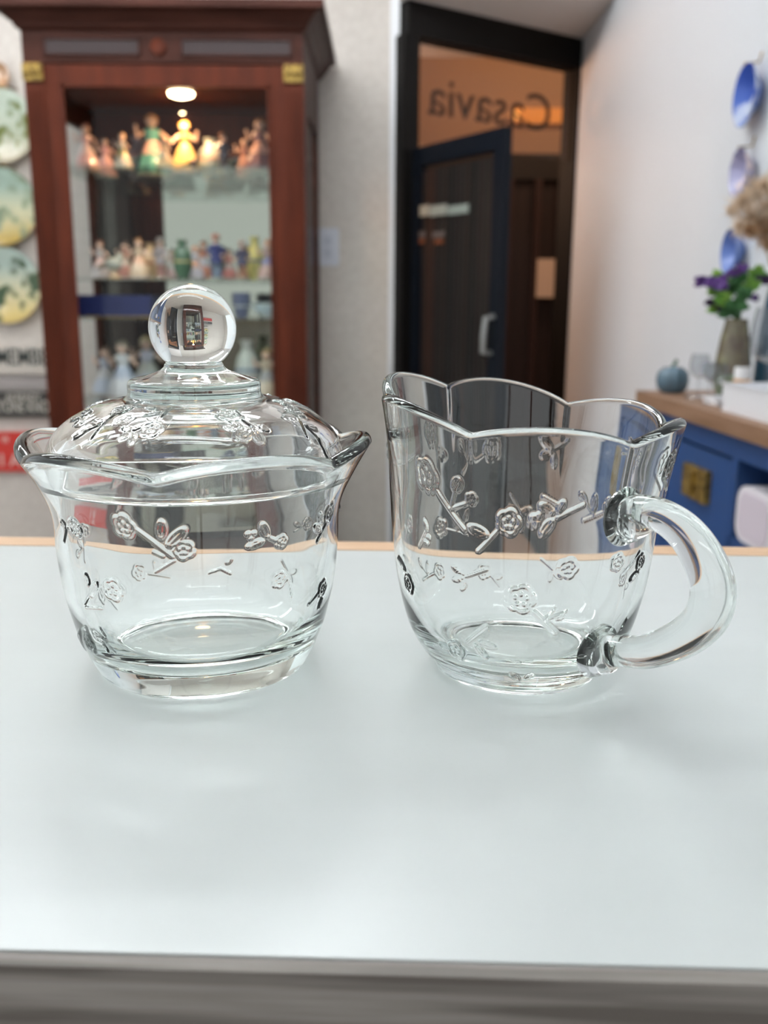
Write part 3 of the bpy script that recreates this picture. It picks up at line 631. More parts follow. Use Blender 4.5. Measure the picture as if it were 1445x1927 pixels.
for x, y, dy in ((1345, 545, 0), (1360, 570, -.02), (1378, 548, .02), (1390, 530, 0), (1352, 582, .02), (1400, 560, -.02), (1372, 590, 0), (1356, 525, .03), (1412, 545, 0), (1425, 520, .02), (1386, 575, -.03), (1367, 555, .03)):
    mb = MB(); e = pt(x, y, dy); s0 = Vector((random.uniform(-.006, .006), 0, .0)); mb.tube([s0, (s0+e)*.5+Vector((0, 0, .01)), e], .0012, 5)
    mb.build('stem', M_leafd, bq)
    mb = MB()
    for _ in range(5):
        d_ = Vector((random.uniform(-1, 1), random.uniform(-.6, .6), random.uniform(-.3, 1))).normalized()*.022
        leafm(mb, e-d_*.3, e+d_, .008)
    mb.build('leaf_cluster', random.choice([M_leaf, M_leaf, M_leafd]), bq)
for x, y, r0, dy in ((1322, 532, 13, 0), (1347, 535, 17, -.02), (1341, 568, 13, 0), (1385, 515, 16, .0), (1358, 580, 8, .01), (1436, 528, 14, 0), (1414, 560, 10, .02), (1396, 505, 9, .01), (1349, 550, 11, .02)):
    e = pt(x, y, dy); rr = r0*k*1.2; mb = MB()
    for i in range(9):
        a_ = i*2.4; d_ = Vector((math.cos(a_), math.sin(a_)*.7, random.uniform(-.5, .7)))*rr
        leafm(mb, e, e+d_*1.15, rr*.42, .5)
    mb.ball(e, rr*.42, 6)
    fl = mb.build('blossom', random.choice([M_purple, M_purple, M_plum]), bq)
# white candle with gold label, trays
q = on_side(1391, .125); 
ca = thing('white_candle', 'white pillar candle with a gold label standing behind the white box', 'candle', q)
kk = q.y/F; hc = P(1391, 690, q.y).z - q.z
MB().lathe([(0, 0), (16*kk, 0), (16*kk, hc*.92), (14*kk, hc), (0, hc*.98)], 24).build('wax', mat('candle_white', (.78, .78, .78), .4), ca)
MB().lathe([(16.2*kk, hc*.25), (16.5*kk, hc*.26), (16.5*kk, hc*.6), (16.2*kk, hc*.61)], 24).build('label_band', mat('gold_label', (.62, .33, .10), .5), ca)
MB().tube([(0, 0, hc*.97), (.0005, 0, hc*1.06)], .001, 5).build('wick', M_black, ca)
M_tray = mat('white_ceramic', (.80, .81, .84), .25, coat=.3)
def tray(x0, x1, back, depth, hpx, label, zoff=0.):
    a_ = on_side(x0, back, ZT); b_ = on_side(x1, back, ZT); ln = (b_-a_).length; m_ = (a_+b_)/2
    h_ = hpx*m_.y/F; t = thing('white_tray', label, 'tray', (m_.x, m_.y, ZT+.0006+zoff), sang)
    mb = MB(); s2 = ln/2; c = .006
    lo_ = [(-s2+c, 0), (s2-c, 0), (s2-c, depth-c), (-s2+c, depth-c)]
    mb.box((-s2+c, min(0, sy*depth)+c, 0), (s2-c, max(0, sy*depth)-c, .003))
    y0_, y1_ = min(0, sy*depth), max(0, sy*depth)
    for a2, b2 in (((-s2, y0_), (-s2+.004, y1_)), ((s2-.004, y0_), (s2, y1_)), ((-s2, y0_), (s2, y0_+.004)), ((-s2, y1_-.004), (s2, y1_))):
        mb.box((a2[0], a2[1], 0), (b2[0], b2[1], h_))
    mb.build('tray_body', M_tray, t, False)
    rb_ = MB()
    for a2, b2 in (((-s2-.002, y0_-.002), (-s2+.006, y1_+.002)), ((s2-.006, y0_-.002), (s2+.002, y1_+.002)), ((-s2+.006, y0_-.002), (s2-.006, y0_+.006)), ((-s2+.006, y1_-.006), (s2-.006, y1_+.002))):
        rb_.box((a2[0], a2[1], h_), (b2[0], b2[1], h_+.003))
    rb_.build('rim', M_tray, t, False)
    return t
tray(1322, 1352, .03, .10, 10, 'low flat white ceramic tray, nearer the pumpkin jar')
tray(1357, 1470, .012, .075, 52, 'tall white box-shaped ceramic planter at the front of the sideboard')
# teal bottle and pampas
q = on_side(1446, .195); k2 = q.y/F; ht = P(1440, 505, q.y).z - q.z
tb = thing('teal_bottle', 'tall teal blue bottle vase with dried grass at the right edge', 'vase', q)
MB().lathe([(0, 0), (30*k2, 0), (32*k2, .1*ht), (30*k2, .45*ht), (24*k2, .72*ht), (16*k2, .92*ht), (15*k2, 1.0*ht), (13*k2, ht), (13*k2, .8*ht)], 28).build('bottle', mat('teal_glass', (.035, .10, .16), .12, coat=.8), tb)
MB().lathe([(15*k2, .96*ht), (17*k2, .97*ht), (17*k2, 1.0*ht), (15*k2, 1.004*ht)], 24).build('lip', MATS['teal_glass'], tb)
pg = thing('dried_grass', 'fluffy beige dried pampas grass in the teal bottle', 'dried grass', (q.x, q.y, q.z+.8*ht))
random.seed(3)
M_pampas = mat('pampas_beige', (.62, .46, .31), .9, noise=((.70, .58, .44), 40, (1, 1, 1), .3, .7)); M_pamdk = mat('pampas_dark', (.42, .25, .13), .9)
for x, y, r0, mm in ((1400, 378, 24, 0), (1425, 362, 26, 0), (1442, 395, 30, 0), (1414, 410, 24, 0), (1392, 428, 15, 0), (1436, 430, 24, 1), (1380, 395, 15, 0), (1446, 455, 18, 1), (1468, 380, 34, 0), (1466, 430, 30, 1), (1440, 350, 18, 0), (1412, 435, 15, 1)):
    a_ = P(x, y, q.y + random.uniform(-.04, .02)) - Vector(pg.location); rr = r0*k2
    MB().tube([(0, 0, 0), a_*.5+Vector((.01, 0, .02)), a_], .0012, 5).build('stem', M_pamdk, pg)
    mb = MB()
    for _ in range(260):
        d_ = Vector((random.gauss(0, .5), random.gauss(0, .5), random.gauss(.1, .55)))*rr
        s_ = a_ + d_*.25; e_ = a_ + d_*1.1 + Vector((0, 0, -.1*rr))
        n1 = Vector((random.uniform(-1, 1), random.uniform(-1, 1), random.uniform(-1, 1))).normalized()*.0011
        mb.add([s_-n1, s_+n1, e_+n1*.4, e_-n1*.4], [(0, 1, 2, 3)])
    mb.build('plume', M_pamdk if mm else M_pampas, pg, False)

# ------------------------------------------------------------------ ceiling light fittings
def fitting(x, y, label, rz=0, k=1.0):
    t = thing('tube_light', label, 'ceiling light', (x, y, CEIL), rz)
    MB().box((-.62, -.10, -.045), (.62, .10, 0)).build('housing', M_white, t, False)
    for s in (-1, 1):
        MB().tube([(-.60, s*.045, -.065), (.60, s*.045, -.065)], .019, 12).build('tube', M_tube if k == 1 else mat('dim_tube', (1, 1, 1), emit=(0.95, 0.985, 1.0), estr=TUBE_STRENGTH*k), t)
fitting(-.12, .42, 'twin tube ceiling light above the counter', 0, .42)
fitting(-1.7, 1.1, 'twin tube ceiling light left of the counter')
fitting(-.55, 2.1, 'twin tube ceiling light in front of the display cabinet')
fitting(-.35, 1.75, 'twin tube ceiling light one row nearer than the one before the cabinet')
fitting(-1.9, 2.3, 'twin tube ceiling light at the far left corner of the shop')
fitting(.1, -.9, 'twin tube ceiling light behind the viewer', 0, .45)

# ------------------------------------------------------------------ the counter
TY = R(-1.53); piv = Matrix.Translation((0, .3, 0)) @ Matrix.Rotation(TY, 4, 'Z') @ Matrix.Translation((0, -.3, 0))
ctr = thing('display_counter', 'white topped display counter with a grey wooden front edge', 'counter', (0, .3, 0), TY)
y0 = .1515-.3; y1 = .4405-.3; y2 = .4557-.3
MB().box((-1.1, y0, -.018), (.46, y1, 0)).build('white_top', M_top, ctr, False)
MB().box((-1.1, y1, -.018), (.46, y2, .0004)).build('plywood_lip', M_ply, ctr, False)
MB().box((-1.1, y0-.004, -.09), (.46, y0-.0002, -.0004)).build('front_board', M_greywood, ctr, False)
MB().box((-1.08, y0+.02, FLOOR), (.44, y2-.02, -.018)).build('base_cabinet', mat('grey_base', (.28, .26, .24), .6), ctr, False)

# ------------------------------------------------------------------ relief pattern on the glass
def smin_wrap(d): return (d + np.pi) % (2*np.pi) - np.pi
class Relief:
    """raised sprigs; coordinates are millimetres on the unrolled surface"""
    def __init__(s, wrapR=None): s.p = []; s.R = wrapR
    def cap(s, a, b, w_, h_=.45): s.p.append(('c', a, b, w_*.85, h_))
    def leaf(s, a, b, w_, h_=.42): s.p.append(('l', a, b, w_, h_))
    def flower(s, c, r_, rot=0., h_=.45): s.p.append(('f', c, r_, rot, h_))
    def dot(s, c, r_, h_=.55): s.p.append(('d', c, r_, h_))
    def height(s, U, V):
        out = np.zeros_like(U)
        for q in s.p:
            a = q[1]; ext = 12.
            if q[0] in 'cl': ext = math.hypot(q[2][0]-a[0], q[2][1]-a[1]) + q[3]*2 + 1
            elif q[0] == 'f': ext = q[2]*1.3+1
            else: ext = q[2]+1
            du_ = U-a[0]
            if s.R: du_ = smin_wrap(du_/s.R)*s.R
            dv_ = V-a[1]
            m = (np.abs(du_) < ext) & (np.abs(dv_) < ext)
            if not m.any(): continue
            x = du_[m]; y = dv_[m]
            if q[0] in 'cl':
                bx_ = q[2][0]-a[0]; by_ = q[2][1]-a[1]
                L_ = math.hypot(bx_, by_)+1e-6; ux, uy = bx_/L_, by_/L_
                al = x*ux+y*uy; ac = -x*uy+y*ux
                if q[0] == 'c':
                    d = np.hypot(al-np.clip(al, 0, L_), ac); hh_ = q[4]*(.5+.5*np.cos(np.pi*np.clip(d/q[3], 0, 1)))
                else:
                    t_ = (al-L_/2)/(L_/2*1.05); qq = np.sqrt(t_**2 + (ac/q[3])**2)
                    hh_ = q[4]*(.55*np.clip((1.08-qq)/.25, 0, 1) + .6*np.exp(-((qq-.85)/.16)**2)) + .25*np.exp(-(ac/.3)**2)*(qq < .8)
            elif q[0] == 'f':
                r = np.hypot(x, y); an = np.arctan2(y, x)+q[3]; rho = q[2]*(.80+.20*np.abs(np.cos(2.5*an))**.7); qq = r/rho
                hh_ = q[4]*(.35*np.clip((1.1-qq)/.2, 0, 1) + .75*np.exp(-((qq-.86)/.14)**2))
                for k_ in range(5):
                    b_ = 2*math.pi*k_/5+.3; dx = x-q[2]*.36*math.cos(b_); dy = y-q[2]*.36*math.sin(b_)
                    hh_ = hh_ + .55*np.exp(-((dx**2+dy**2)/(q[2]*.15)**2))
            else:
                r = np.hypot(x, y)/q[2]; hh_ = q[3]*np.sqrt(np.clip(1-r**2, 0, 1))
            o_ = out[m]; out[m] = np.maximum(o_, hh_)
        return out
    def sprig(s, u, v, rot, sc=1., kind=0, flip=1):
        c_, s_ = math.cos(rot), math.sin(rot)
        T = lambda x, y: (u+(x*c_*flip-y*s_)*sc, v+(x*s_*flip+y*c_)*sc)
        if kind == 0:      # blossom on a stem with side twig and leaves
            s.flower(T(-5, 3), 3.8*sc); s.cap(T(-2, 1), T(7, -5), .95*sc); s.cap(T(2.2, -1.6), T(8, .8), .7*sc); s.leaf(T(3, -1), T(3.6, 4.5), 1.4*sc); s.leaf(T(7, .5), T(11, 3), 1.4*sc)
        elif kind == 1:    # three leaves on a twig
            s.cap(T(0, 0), T(7, 2.5), .6*sc); s.leaf(T(.5, 0), T(-4, 4), 1.3*sc); s.leaf(T(0, -.5), T(-5, -1.5), 1.3*sc); s.leaf(T(.6, -1), T(-.5, -5.5), 1.2*sc)
        elif kind == 2:    # berries and leaves
            s.dot(T(-5, 1.5), .9*sc); s.dot(T(-4, -.6), .9*sc); s.dot(T(-6, -.3), .9*sc); s.leaf(T(-2, 3.5), T(1, -1), 1.3*sc); s.leaf(T(1, -1), T(-3, -4.5), 1.3*sc); s.cap(T(-1, -.8), T(8, 2.5), .7*sc); s.cap(T(2, 0), T(6, -1), .6*sc)
        else:              # blossom with two leaves
            s.flower(T(0, 0), 3.6*sc); s.cap(T(-3, -1), T(-8, -6), .7*sc); s.leaf(T(-4.5, -2.5), T(-9, -1), 1.2*sc)

class Body:
    """axis position and outer profile for mapping measured pixels onto the surface"""
    def __init__(s, ax, ay, prof): s.ax, s.ay = ax, ay; s.z = [p[1] for p in prof]; s.r = [p[0] for p in prof]
    def hit(s, x, y, back=False):
        d = ray(x, y).normalized(); best = None; prev = None
        for i in range(1200):
            t_ = .18 + i*.0002; q = C0 + d*t_; zz = q.z*1000
            rr = np.interp(zz, s.z, s.r); di = math.hypot(q.x-s.ax, q.y-s.ay)*1000 - rr
            if prev is not None and ((prev > 0 >= di) if not back else (prev < 0 <= di)):
                best = q; break
            prev = di
        if best is None:
            # silhouette: closest approach
            t_ = (Vector((s.ax, s.ay, 0))-Vector((C0.x, C0.y, 0))).dot(Vector((d.x, d.y, 0)))/(d.x**2+d.y**2); best = C0 + d*t_
        th = math.atan2(best.y-s.ay, best.x-s.ax); return th, best.z*1000, best
    def uv(s, x, y, RR, back=False):
        th, z, _ = s.hit(x, y, back); return (th*RR, z)
    def mm(s, x, y, px):
        _, _, b = s.hit(x, y); dist = (b-C0).dot(CR3 @ Vector((0, 0, -1))); return px/F*dist*1000

def grid_mesh(rings, name, m, parent):
    """rings: list of (n,3) arrays; first and last ring are collapsed to caps"""
    k = len(rings); n = rings[0].shape[0]
    V = np.concatenate(rings, 0)
    i = np.arange(k-1)[:, None]*n; j = np.arange(n)[None, :]; j2 = (j+1) % n
    q = np.stack([i+j, i+j2, i+n+j2, i+n+j], -1).reshape(-1, 4)
    c0 = V[:n].mean(0); c1 = V[-n:].mean(0); V = np.vstack([V, c0, c1]); a0 = len(V)-2; a1 = a0+1
    t0 = np.stack([np.full(n, a0), (np.arange(n)+1) % n, np.arange(n)], -1)
    l0 = (k-1)*n; t1 = np.stack([np.full(n, a1), l0+np.arange(n), l0+(np.arange(n)+1) % n], -1)
    me = bpy.data.meshes.new(name)
    nq, nt_ = len(q), 2*n
    me.vertices.add(len(V)); me.vertices.foreach_set('co', (V/1000).astype(np.float32).ravel())
    loops = np.concatenate([q.ravel(), t0.ravel(), t1.ravel()]).astype(np.int32)
    me.loops.add(len(loops)); me.loops.foreach_set('vertex_index', loops)
    me.polygons.add(nq+nt_)
    st = np.concatenate([np.arange(nq)*4, nq*4+np.arange(nt_)*3]).astype(np.int32)
    me.polygons.foreach_set('loop_start', st)
    tri = np.concatenate([q[:, [0, 1, 2]], q[:, [0, 2, 3]], t0, t1]); A_, B_, C_ = V[tri[:, 0]], V[tri[:, 1]], V[tri[:, 2]]
    vol = np.einsum('ij,ij->i', A_, np.cross(B_, C_)).sum()
    me.update(calc_edges=True)
    if vol < 0: me.flip_normals()
    me.polygons.foreach_set('use_smooth', [True]*len(me.polygons))
    me.materials.append(m)
    o = bpy.data.objects.new(name, me); COL.objects.link(o); o.parent = parent
    return o
def spline(pts, step):
    """Catmull-Rom resampling of a polyline at about 'step' mm"""
    P_ = np.array(pts, float); P_ = np.vstack([2*P_[0]-P_[1], P_, 2*P_[-1]-P_[-2]]); out = []
    for i in range(1, len(P_)-2):
        a, b, c, d = P_[i-1:i+3]; n_ = max(1, int(np.hypot(*(c-b)[:2])/step))
        for t_ in np.arange(n_)/n_:
            out.append(.5*((2*b)+(-a+c)*t_+(2*a-5*b+4*c-d)*t_**2+(-a+3*b-3*c+d)*t_**3))
    out.append(P_[-2]); return np.array(out)
def sstep(a, b, x): t_ = np.clip((x-a)/(b-a), 0, 1); return t_*t_*(3-2*t_)

def vessel_mesh(name, outer, inner, rimfn, relief, Rref, NT, wz0, parent, rim_t, bottom_in):
    """outer: (r,z) from foot centre to just under the rim; inner: from rim down to the inner floor centre;
       rimfn(theta)->(dr,dz) added with a weight that grows from wz0 to the rim"""
    th = np.linspace(0, 2*np.pi, NT, endpoint=False)
    o = spline(outer, .36); r_top, z_top = outer[-1]; ri, zi = inner[0]
    # round bead between outer and inner wall
    cxr, czr = (r_top+ri)/2, z_top; rr = (r_top-ri)/2
    bead = [(cxr+rr*math.cos(a), czr+rr*math.sin(a)*1.15) for a in np.linspace(0, math.pi, 14)[1:-1]]
    inn = spline(inner, .9)
    dr, dz = rimfn(th)
    prof = [(p, 0) for p in o] + [(np.array(b), 1) for b in bead] + [(p, 2) for p in inn]
    pp = np.array([p for p, _ in prof]); tg = np.gradient(pp, axis=0); nr = np.stack([tg[:, 1], -tg[:, 0]], 1); nr /= np.linalg.norm(nr, axis=1)[:, None]+1e-9
    rings = []
    for i, (p, kd) in enumerate(prof):
        if p[0] < .02: continue
        wgt = sstep(wz0, z_top, p[1])**1.3
        r_ = p[0] + dr*wgt; z_ = p[1] + dz*wgt
        if kd == 0 and p[1] > 1.5:
            Hh = relief.height(th*Rref, np.full(NT, p[1]))*sstep(1.5, 4, p[1])*(1-sstep(z_top-5, z_top-1, p[1]))
            r_ = r_ + Hh*nr[i, 0]; z_ = z_ + Hh*nr[i, 1]
        rings.append(np.stack([r_*np.cos(th), r_*np.sin(th), z_], 1))
    return grid_mesh(rings, name, M_glass, parent)

# ---- sugar bowl
AXJ, AYJ = G(384, 1243, 0).x, .300
jar_outer = [(0.01, 1.2), (27, 1.2), (31, .6), (33.5, 0.05), (34.8, .5), (36.0, 2.5), (37.5, 5.5), (38.9, 9.1), (41, 14.5), (42.6, 20.7), (44.0, 27), (45.0, 34), (45.7, 42.6), (45.9, 50), (46.6, 55), (48.0, 59.4), (50.6, 64.5), (53.6, 69.3)]
jar_inner = [(48.8, 69.5), (46.6, 66.0), (44.2, 61.0), (43.0, 56), (42.4, 50), (42.2, 42), (41.4, 34), (40.2, 26), (38.0, 18.5), (34.6, 12.6), (30, 9.0), (25.5, 7.6), (15, 7.2), (0.01, 7.1)]
jb = Body(AXJ, AYJ, jar_outer[3:])
RJ = 44.5
rel = Relief(RJ)
def mapfn(body, RR, ox, oy, sc):
    return lambda x, y: body.uv(ox+x/sc, oy+y/sc, RR)
m = mapfn(jb, RJ, 20, 520, 2.125)
mmj = lambda px: px/2.125/6.7
rel.flower(m(455, 1005), mmj(50)); rel.cap(m(500, 1012), m(650, 1125), 1.15); rel.leaf(m(600, 1055), m(605, 978), 1.5); rel.leaf(m(625, 1085), m(702, 1008), 1.6); rel.flower(m(692, 1097), mmj(44), .5); rel.cap(m(655, 1138), m(580, 1183), .5, .5)
rel.cap(m(575, 1105), m(610, 1122), .6, .5)
for a_ in ((948, 1033), (972, 1030), (962, 1050)): rel.dot(m(*a_), .9)
rel.leaf(m(1003, 988), m(1030, 1050), 1.4); rel.leaf(m(1015, 1058), m(945, 1086), 1.2); rel.cap(m(1030, 1047), m(1095, 1072), .9); rel.flower(m(1082, 1062), mmj(30))
rel.cap(m(792, 1185), m(840, 1170), .45, .5); rel.cap(m(835, 1168), m(880, 1190), .5, .5); rel.leaf(m(862, 1150), m(882, 1128), .7, .5)
rel.flower(m(412, 1255), mmj(54)); rel.leaf(m(300, 1188), m(315, 1240), 1.1); rel.leaf(m(350, 1222), m(322, 1282), 1.2); rel.cap(m(320, 1275), m(298, 1312), .8); rel.cap(m(300, 1325), m(370, 1328), .6, .5)
rel.flower(m(1072, 1215), mmj(40)); rel.cap(m(1090, 1185), m(1115, 1230), .5, .5); rel.cap(m(1115, 1230), m(1122, 1283), .5, .5)
rel.leaf(m(200, 980), m(225, 1010), 1.4); rel.cap(m(222, 1012), m(215, 1060), .8); rel.leaf(m(228, 1010), m(250, 975), 1.2); rel.flower(m(262, 1010), mmj(42))
rel.flower(m(1272, 950), mmj(50)); rel.cap(m(1262, 990), m(1225, 1060), .9); rel.leaf(m(1240, 1020), m(1212, 1000), 1.3); rel.leaf(m(1245, 990), m(1235, 950), 1.3)
rel.flower(m(1245, 1250), mmj(44)); rel.cap(m(1225, 1275), m(1190, 1315), .8); rel.leaf(m(1245, 1285), m(1228, 1330), 1.2)
rel.flower(m(318, 1470), mmj(50)); rel.leaf(m(280, 1420), m(300, 1500), 1.5); rel.cap(m(345, 1440), m(380, 1455), .7); rel.cap(m(370, 1450), m(420, 1505), .6); rel.cap(m(360, 1410), m(378, 1440), .6); rel.leaf(m(372, 1470), m(395, 1505), .8)
rb_u = jb.uv(20+1050/2.125, 520+1385/2.125, RJ, back=True)
for u_, v_, rot_, k_, f_ in ((60, 52, .3, 0, 1), (92, 34, -.4, 3, 1), (110, 54, .2, 1, -1), (100, 20, -.3, 0, -1), (30, 44, .1, 3, -1), (132, 40, -.6, 0, 1), (38, 20, .4, 1, 1), (10, 54, .5, 2, -1), (128, 18, .2, 3, 1), (82, 58, 0, 2, 1)):
    rel.sprig(u_, v_, rot_, .95, k_, f_)
def jar_rim(th):
    c0_ = R(-31); L_ = np.sqrt(np.sin(3*(th-c0_))**2+.004); L_ = L_**.8
    return 0.6+2.6*L_ , 1.6+4.4*L_
sb = thing('sugar_bowl', 'clear glass sugar bowl with a ball-knobbed lid and raised blossom sprigs', 'sugar bowl', (AXJ, AYJ, 0.0002))
vessel_mesh('bowl_body', jar_outer, jar_inner, jar_rim, rel, RJ, 860, 56., sb, 4, 7)
# ---- lid
lid_out = [(44.4, 64.3), (46.0, 65.0), (47.2, 67.2), (47.6, 70.5), (46.8, 74.0), (44.6, 78.2), (41.0, 81.8), (36.6, 84.6), (31.0, 87.2), (26.0, 88.6), (22.6, 89.3), (21.4, 90.0), (21.0, 91.5), (21.0, 93.6), (20.4, 94.8), (19.0, 95.4), (15.0, 96.4), (11.4, 97.6), (9.6, 98.9), (9.2, 99.9)]
lid_in = [(8.9, 100.1), (.02, 100.1)]
lid_low = [(.02, 86.4), (12, 86.2), (22, 84.9), (31, 82.2), (37.0, 79.0), (41.0, 75.0), (42.8, 70.5), (42.9, 66.5), (43.3, 64.8)]
lrel = Relief(None)
ljb = Body(AXJ, AYJ, [(47.6, 70.5), (46.8, 74.0), (44.6, 78.2), (41.0, 81.8), (36.6, 84.6), (31.0, 87.2), (22, 89.6), (21, 94.6), (9, 99.9)])
def lm(x, y):     # full-image pixel -> plan position in mm on the dome
    _, _, b = ljb.hit(x, y); return ((b.x-AXJ)*1000, (b.y-AYJ)*1000)
def lsprig(x, y, rot, k_, sc=.9, f_=1): a_ = lm(x, y); lrel.sprig(a_[0], a_[1], rot, sc, k_, f_)
lrel.flower(lm(433, 783), 4.0); lrel.cap(lm(455, 792), lm(475, 806), .8); lrel.dot(lm(478, 806), 1.2); lrel.leaf(lm(472, 812), lm(452, 830), 1.6); lrel.leaf(lm(480, 814), lm(492, 838), 1.7); lrel.leaf(lm(486, 806), lm(508, 812), 1.3)
lsprig(300, 788, 1.9, 0); lsprig(205, 790, .5, 0, .9, -1); lsprig(565, 792, -.6, 0); lsprig(250, 815, .2, 1, .8)
for a_, k_, r2 in ((20, 0, 36), (55, 3, 30), (85, 1, 37), (115, 0, 33), (150, 2, 35), (178, 3, 33), (-5, 1, 30), (-150, 2, 36), (-60, 1, 38)):
    lrel.sprig(r2*math.cos(R(a_)), r2*math.sin(R(a_)), R(a_+60), .85, k_)
th = np.linspace(0, 2*np.pi, 720, endpoint=False)
lo_s = spline(lid_out, .36); tgx = np.gradient(lo_s, axis=0); lnr = np.stack([tgx[:, 1], -tgx[:, 0]], 1); lnr /= np.linalg.norm(lnr, axis=1)[:, None]
rings = []
for p in spline(lid_low, .9): rings.append(np.stack([p[0]*np.cos(th), p[0]*np.sin(th), np.full(720, p[1])], 1))
for i, p in enumerate(lo_s):
    wg = sstep(68, 73, p[1])*sstep(24, 27, p[0])
    Hh = lrel.height(p[0]*np.cos(th), p[0]*np.sin(th))*wg
    r_ = p[0]+Hh*lnr[i, 0]; rings.append(np.stack([r_*np.cos(th), r_*np.sin(th), p[1]+Hh*lnr[i, 1]], 1))
for p in lid_in: rings.append(np.stack([p[0]*np.cos(th), p[0]*np.sin(th), np.full(720, p[1])], 1))
lid = grid_mesh(rings, 'lid', M_glass, sb)
kn = [(.02, 99.85), (8.8, 99.85), (8.9, 100.3)]
zc_, rk = 111.0, 13.7
for a_ in np.linspace(-50, 90, 44):
    kn.append((max(.02, rk*math.cos(R(a_))), zc_+rk*math.sin(R(a_))))
kr = spline(kn, .5); rings = [np.stack([max(p[0], .02)*np.cos(th[::5]), max(p[0], .02)*np.sin(th[::5]), np.full(144, p[1])], 1) for p in kr]
knob = grid_mesh(rings, 'knob', M_glass, lid)

# ---- creamer jug
AXC, AYC = .0452, .297
jug_outer = [(0.01, 1.6), (20, 1.5), (23.5, .7), (25.6, 0.05), (27.2, .5), (28.3, 2.5), (29.4, 4.6), (31.6, 6.6), (35.0, 12), (37.2, 17), (39.2, 24.3), (41.0, 33.4), (42.3, 45), (43.2, 54), (43.9, 60), (44.6, 67), (45.6, 73.5), (46.6, 79.0)]
jug_inner = [(43.0, 79.2), (41.8, 73), (40.8, 67), (40.0, 58), (39.2, 45), (37.9, 33.4), (35.8, 24), (32.8, 16.5), (28.6, 11.6), (23, 9.0), (14, 8.2), (0.01, 8.0)]
cb = Body(AXC, AYC, jug_outer[3:]); RC = 42.5
crel = Relief(RC); m = mapfn(cb, RC, 700, 680, 2.007); mmc = lambda px: px/2.007/6.6
crel.flower(m(218, 495), mmc(52)); crel.cap(m(250, 532), m(350, 645), 1.0); crel.cap(m(300, 582), m(368, 556), .9); crel.flower(m(375, 545), mmc(24)); crel.leaf(m(310, 528), m(335, 485), 1.5); crel.cap(m(302, 575), m(315, 530), .6)
crel.leaf(m(362, 632), m(440, 668), 1.5); crel.cap(m(478, 648), m(402, 720), .85); crel.flower(m(516, 625), mmc(46))
for a_ in ((606, 612), (630, 606), (622, 628)): crel.dot(m(*a_), 1.1)
crel.cap(m(695, 612), m(790, 570), 1.0); crel.cap(m(640, 550), m(700, 575), .6); crel.leaf(m(628, 572), m(682, 600), 1.3); crel.leaf(m(682, 615), m(636, 668), 1.4); crel.leaf(m(695, 598), m(720, 560), 1.1)
crel.leaf(m(200, 612), m(212, 650), .8); crel.cap(m(205, 650), m(180, 702), .5); crel.leaf(m(207, 668), m(222, 672), .7); crel.leaf(m(198, 680), m(215, 692), .7)
crel.cap(m(355, 815), m(432, 788), .65); crel.leaf(m(352, 808), m(303, 772), 1.0); crel.leaf(m(350, 818), m(305, 825), 1.0); crel.leaf(m(355, 828), m(338, 866), 1.0)
crel.flower(m(562, 900), mmc(64)); crel.cap(m(612, 948), m(690, 1025), 1.2); crel.cap(m(652, 975), m(690, 938), .6); crel.cap(m(655, 978), m(735, 945), .7); crel.leaf(m(690, 975), m(725, 962), .9)
crel.flower(m(738, 785), mmc(42), 0, .5)
crel.flower(m(320, 1092), mmc(48)); crel.leaf(m(255, 1068), m(300, 1090), 1.2); crel.cap(m(358, 1060), m(430, 1003), 1.0); crel.leaf(m(400, 1060), m(472, 1084), 1.2); crel.leaf(m(388, 1068), m(435, 1122), 1.2)
crel.flower(m(140, 842), mmc(44)); crel.leaf(m(100, 740), m(128, 790), 1.2)
crel.flower(m(925, 762), mmc(36), 0, .5); crel.cap(m(945, 810), m(1010, 720), .7); crel.leaf(m(970, 830), m(1005, 795), 1.1); crel.flower(m(1012, 758), mmc(36))
crel.flower(m(1096, 440), mmc(50)); crel.cap(m(1080, 480), m(1095, 510), .7)
crel.leaf(m(520, 1180), m(560, 1205), 1.1); crel.leaf(m(575, 1200), m(610, 1185), 1.1)
crel.cap(m(940, 1010), m(960, 975), .6)
for u_, v_, rot_, k_, f_ in ((78, 60, .2, 0, 1), (50, 64, -.3, 1, -1), (100, 66, .5, 3, 1), (60, 44, .6, 2, 1), (90, 40, -.3, 0, -1), (118, 46, .2, 3, -1), (28, 48, .2, 0, 1), (46, 24, .3, 1, 1), (76, 22, .1, 3, 1), (104, 24, .5, 0, 1), (14, 66, .1, 2, 1), (122, 66, -.3, 2, -1), (8, 28, 0, 3, 1)):
    crel.sprig(u_, v_, rot_, .95, k_, f_)
def jug_rim(th):
    c0_ = R(-58); L_ = (np.sin(3*(th-c0_))**2+.003)**.4
    sp_ = np.cos(th-R(152)); spm = np.clip(sp_, 0, 1)**3
    dz = .4 + 2.6+5.2*sp_+2.6*sp_**2 + 4.9*L_*(1-.1*spm)
    dr = -.3 + 3.0*L_ - 2.2*spm*(1-L_) - .9*spm
    return dr, dz
cj = thing('creamer_jug', 'clear glass creamer jug with a scalloped rim, spout, loop handle and raised blossom sprigs', 'jug', (AXC, AYC, .0002))
vessel_mesh('jug_body', jug_outer, jug_inner, jug_rim, crel, RC, 840, 46., cj, 3.6, 8)
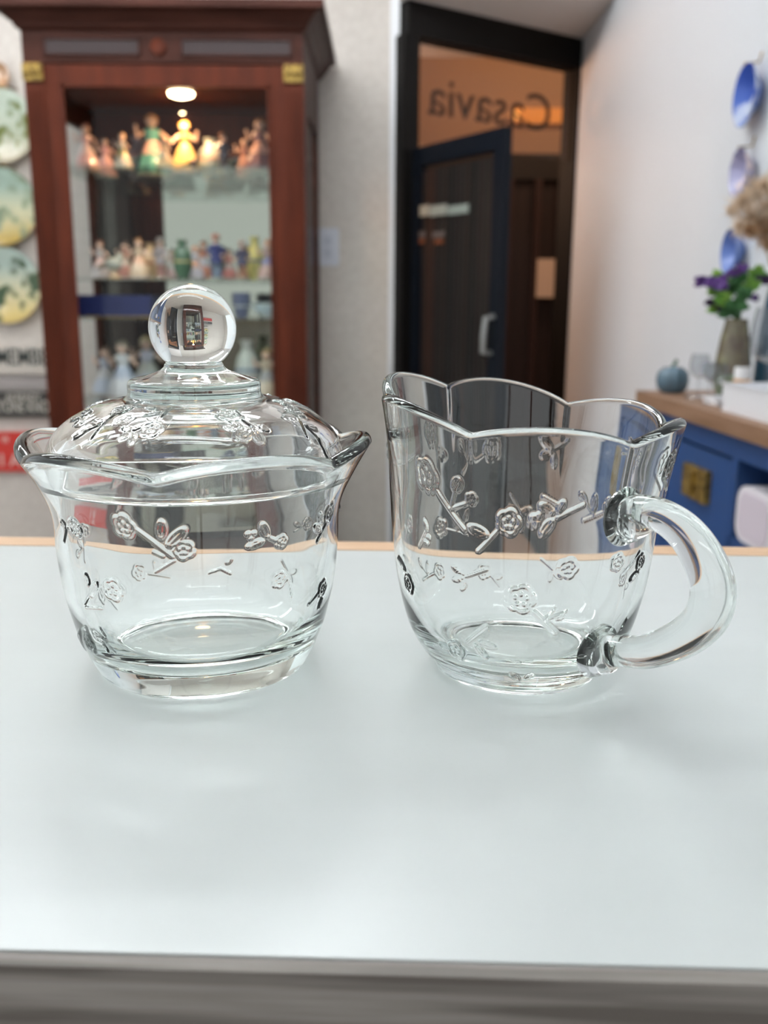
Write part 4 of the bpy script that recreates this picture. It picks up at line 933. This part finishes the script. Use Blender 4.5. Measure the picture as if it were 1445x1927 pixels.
# handle in the vertical plane through the axis
AH = R(-56); hd = Vector((math.cos(AH), math.sin(AH), 0)); nrm = Vector((-hd.y, hd.x, 0))
def hp(x, y):
    d = ray(x, y); a0 = Vector((AXC, AYC, 0)); t_ = (a0-C0).dot(nrm)/d.dot(nrm); q = C0+d*t_
    return (q-a0).dot(hd)*1000, q.z*1000, t_*1000
pts = [hp(*p) for p in ((1158, 962), (1200, 961), (1245, 972), (1288, 1002), (1322, 1050), (1341, 1108), (1330, 1160), (1288, 1200), (1222, 1226), (1160, 1227), (1108, 1218))]
rpx = (36, 31, 33, 37, 41, 43, 42, 38, 33, 30, 34)
print('HANDLE', [(round(a, 1), round(b, 1), round(r_*c/F, 1)) for (a, b, c), r_ in zip(pts, rpx)])
hs = [(a, b, r_*c/F) for (a, b, c), r_ in zip(pts, rpx)]
r0 = float(np.interp(hs[0][1], [p[1] for p in jug_outer[3:]], [p[0] for p in jug_outer[3:]])); r1 = float(np.interp(hs[-1][1], [p[1] for p in jug_outer[3:]], [p[0] for p in jug_outer[3:]]))
hs = [(r0-1.6, hs[0][1]-1, 9.0), (r0+.8, hs[0][1]-.8, 8.0), (r0+3.4, hs[0][1]-.4, 6.2)] + [h_ for h_ in hs if h_[0] > max(r0, r1)+2.5 or True and h_[0] > np.interp(h_[1], [p[1] for p in jug_outer[3:]], [p[0] for p in jug_outer[3:]])+3.2] + [(r1+2.2, hs[-1][1], 6.6), (r1+.4, hs[-1][1], 8.2), (r1-1.6, hs[-1][1], 9.0)]
hs = spline(hs, 1.0)
N = 48; rings = []
for i, (a, z, r_) in enumerate(hs):
    t_ = hs[min(i+1, len(hs)-1)][:2]-hs[max(i-1, 0)][:2]; t_ = t_/np.linalg.norm(t_); n2 = np.array([-t_[1], t_[0]])
    an = np.linspace(0, 2*np.pi, N, endpoint=False)
    ra = a + n2[0]*r_*np.cos(an); rz_ = z + n2[1]*r_*np.cos(an); rs = r_*.92*np.sin(an)
    rings.append(np.stack([ra*hd.x+rs*nrm.x, ra*hd.y+rs*nrm.y, rz_], 1))
grid_mesh(rings, 'handle', M_glass, cj)
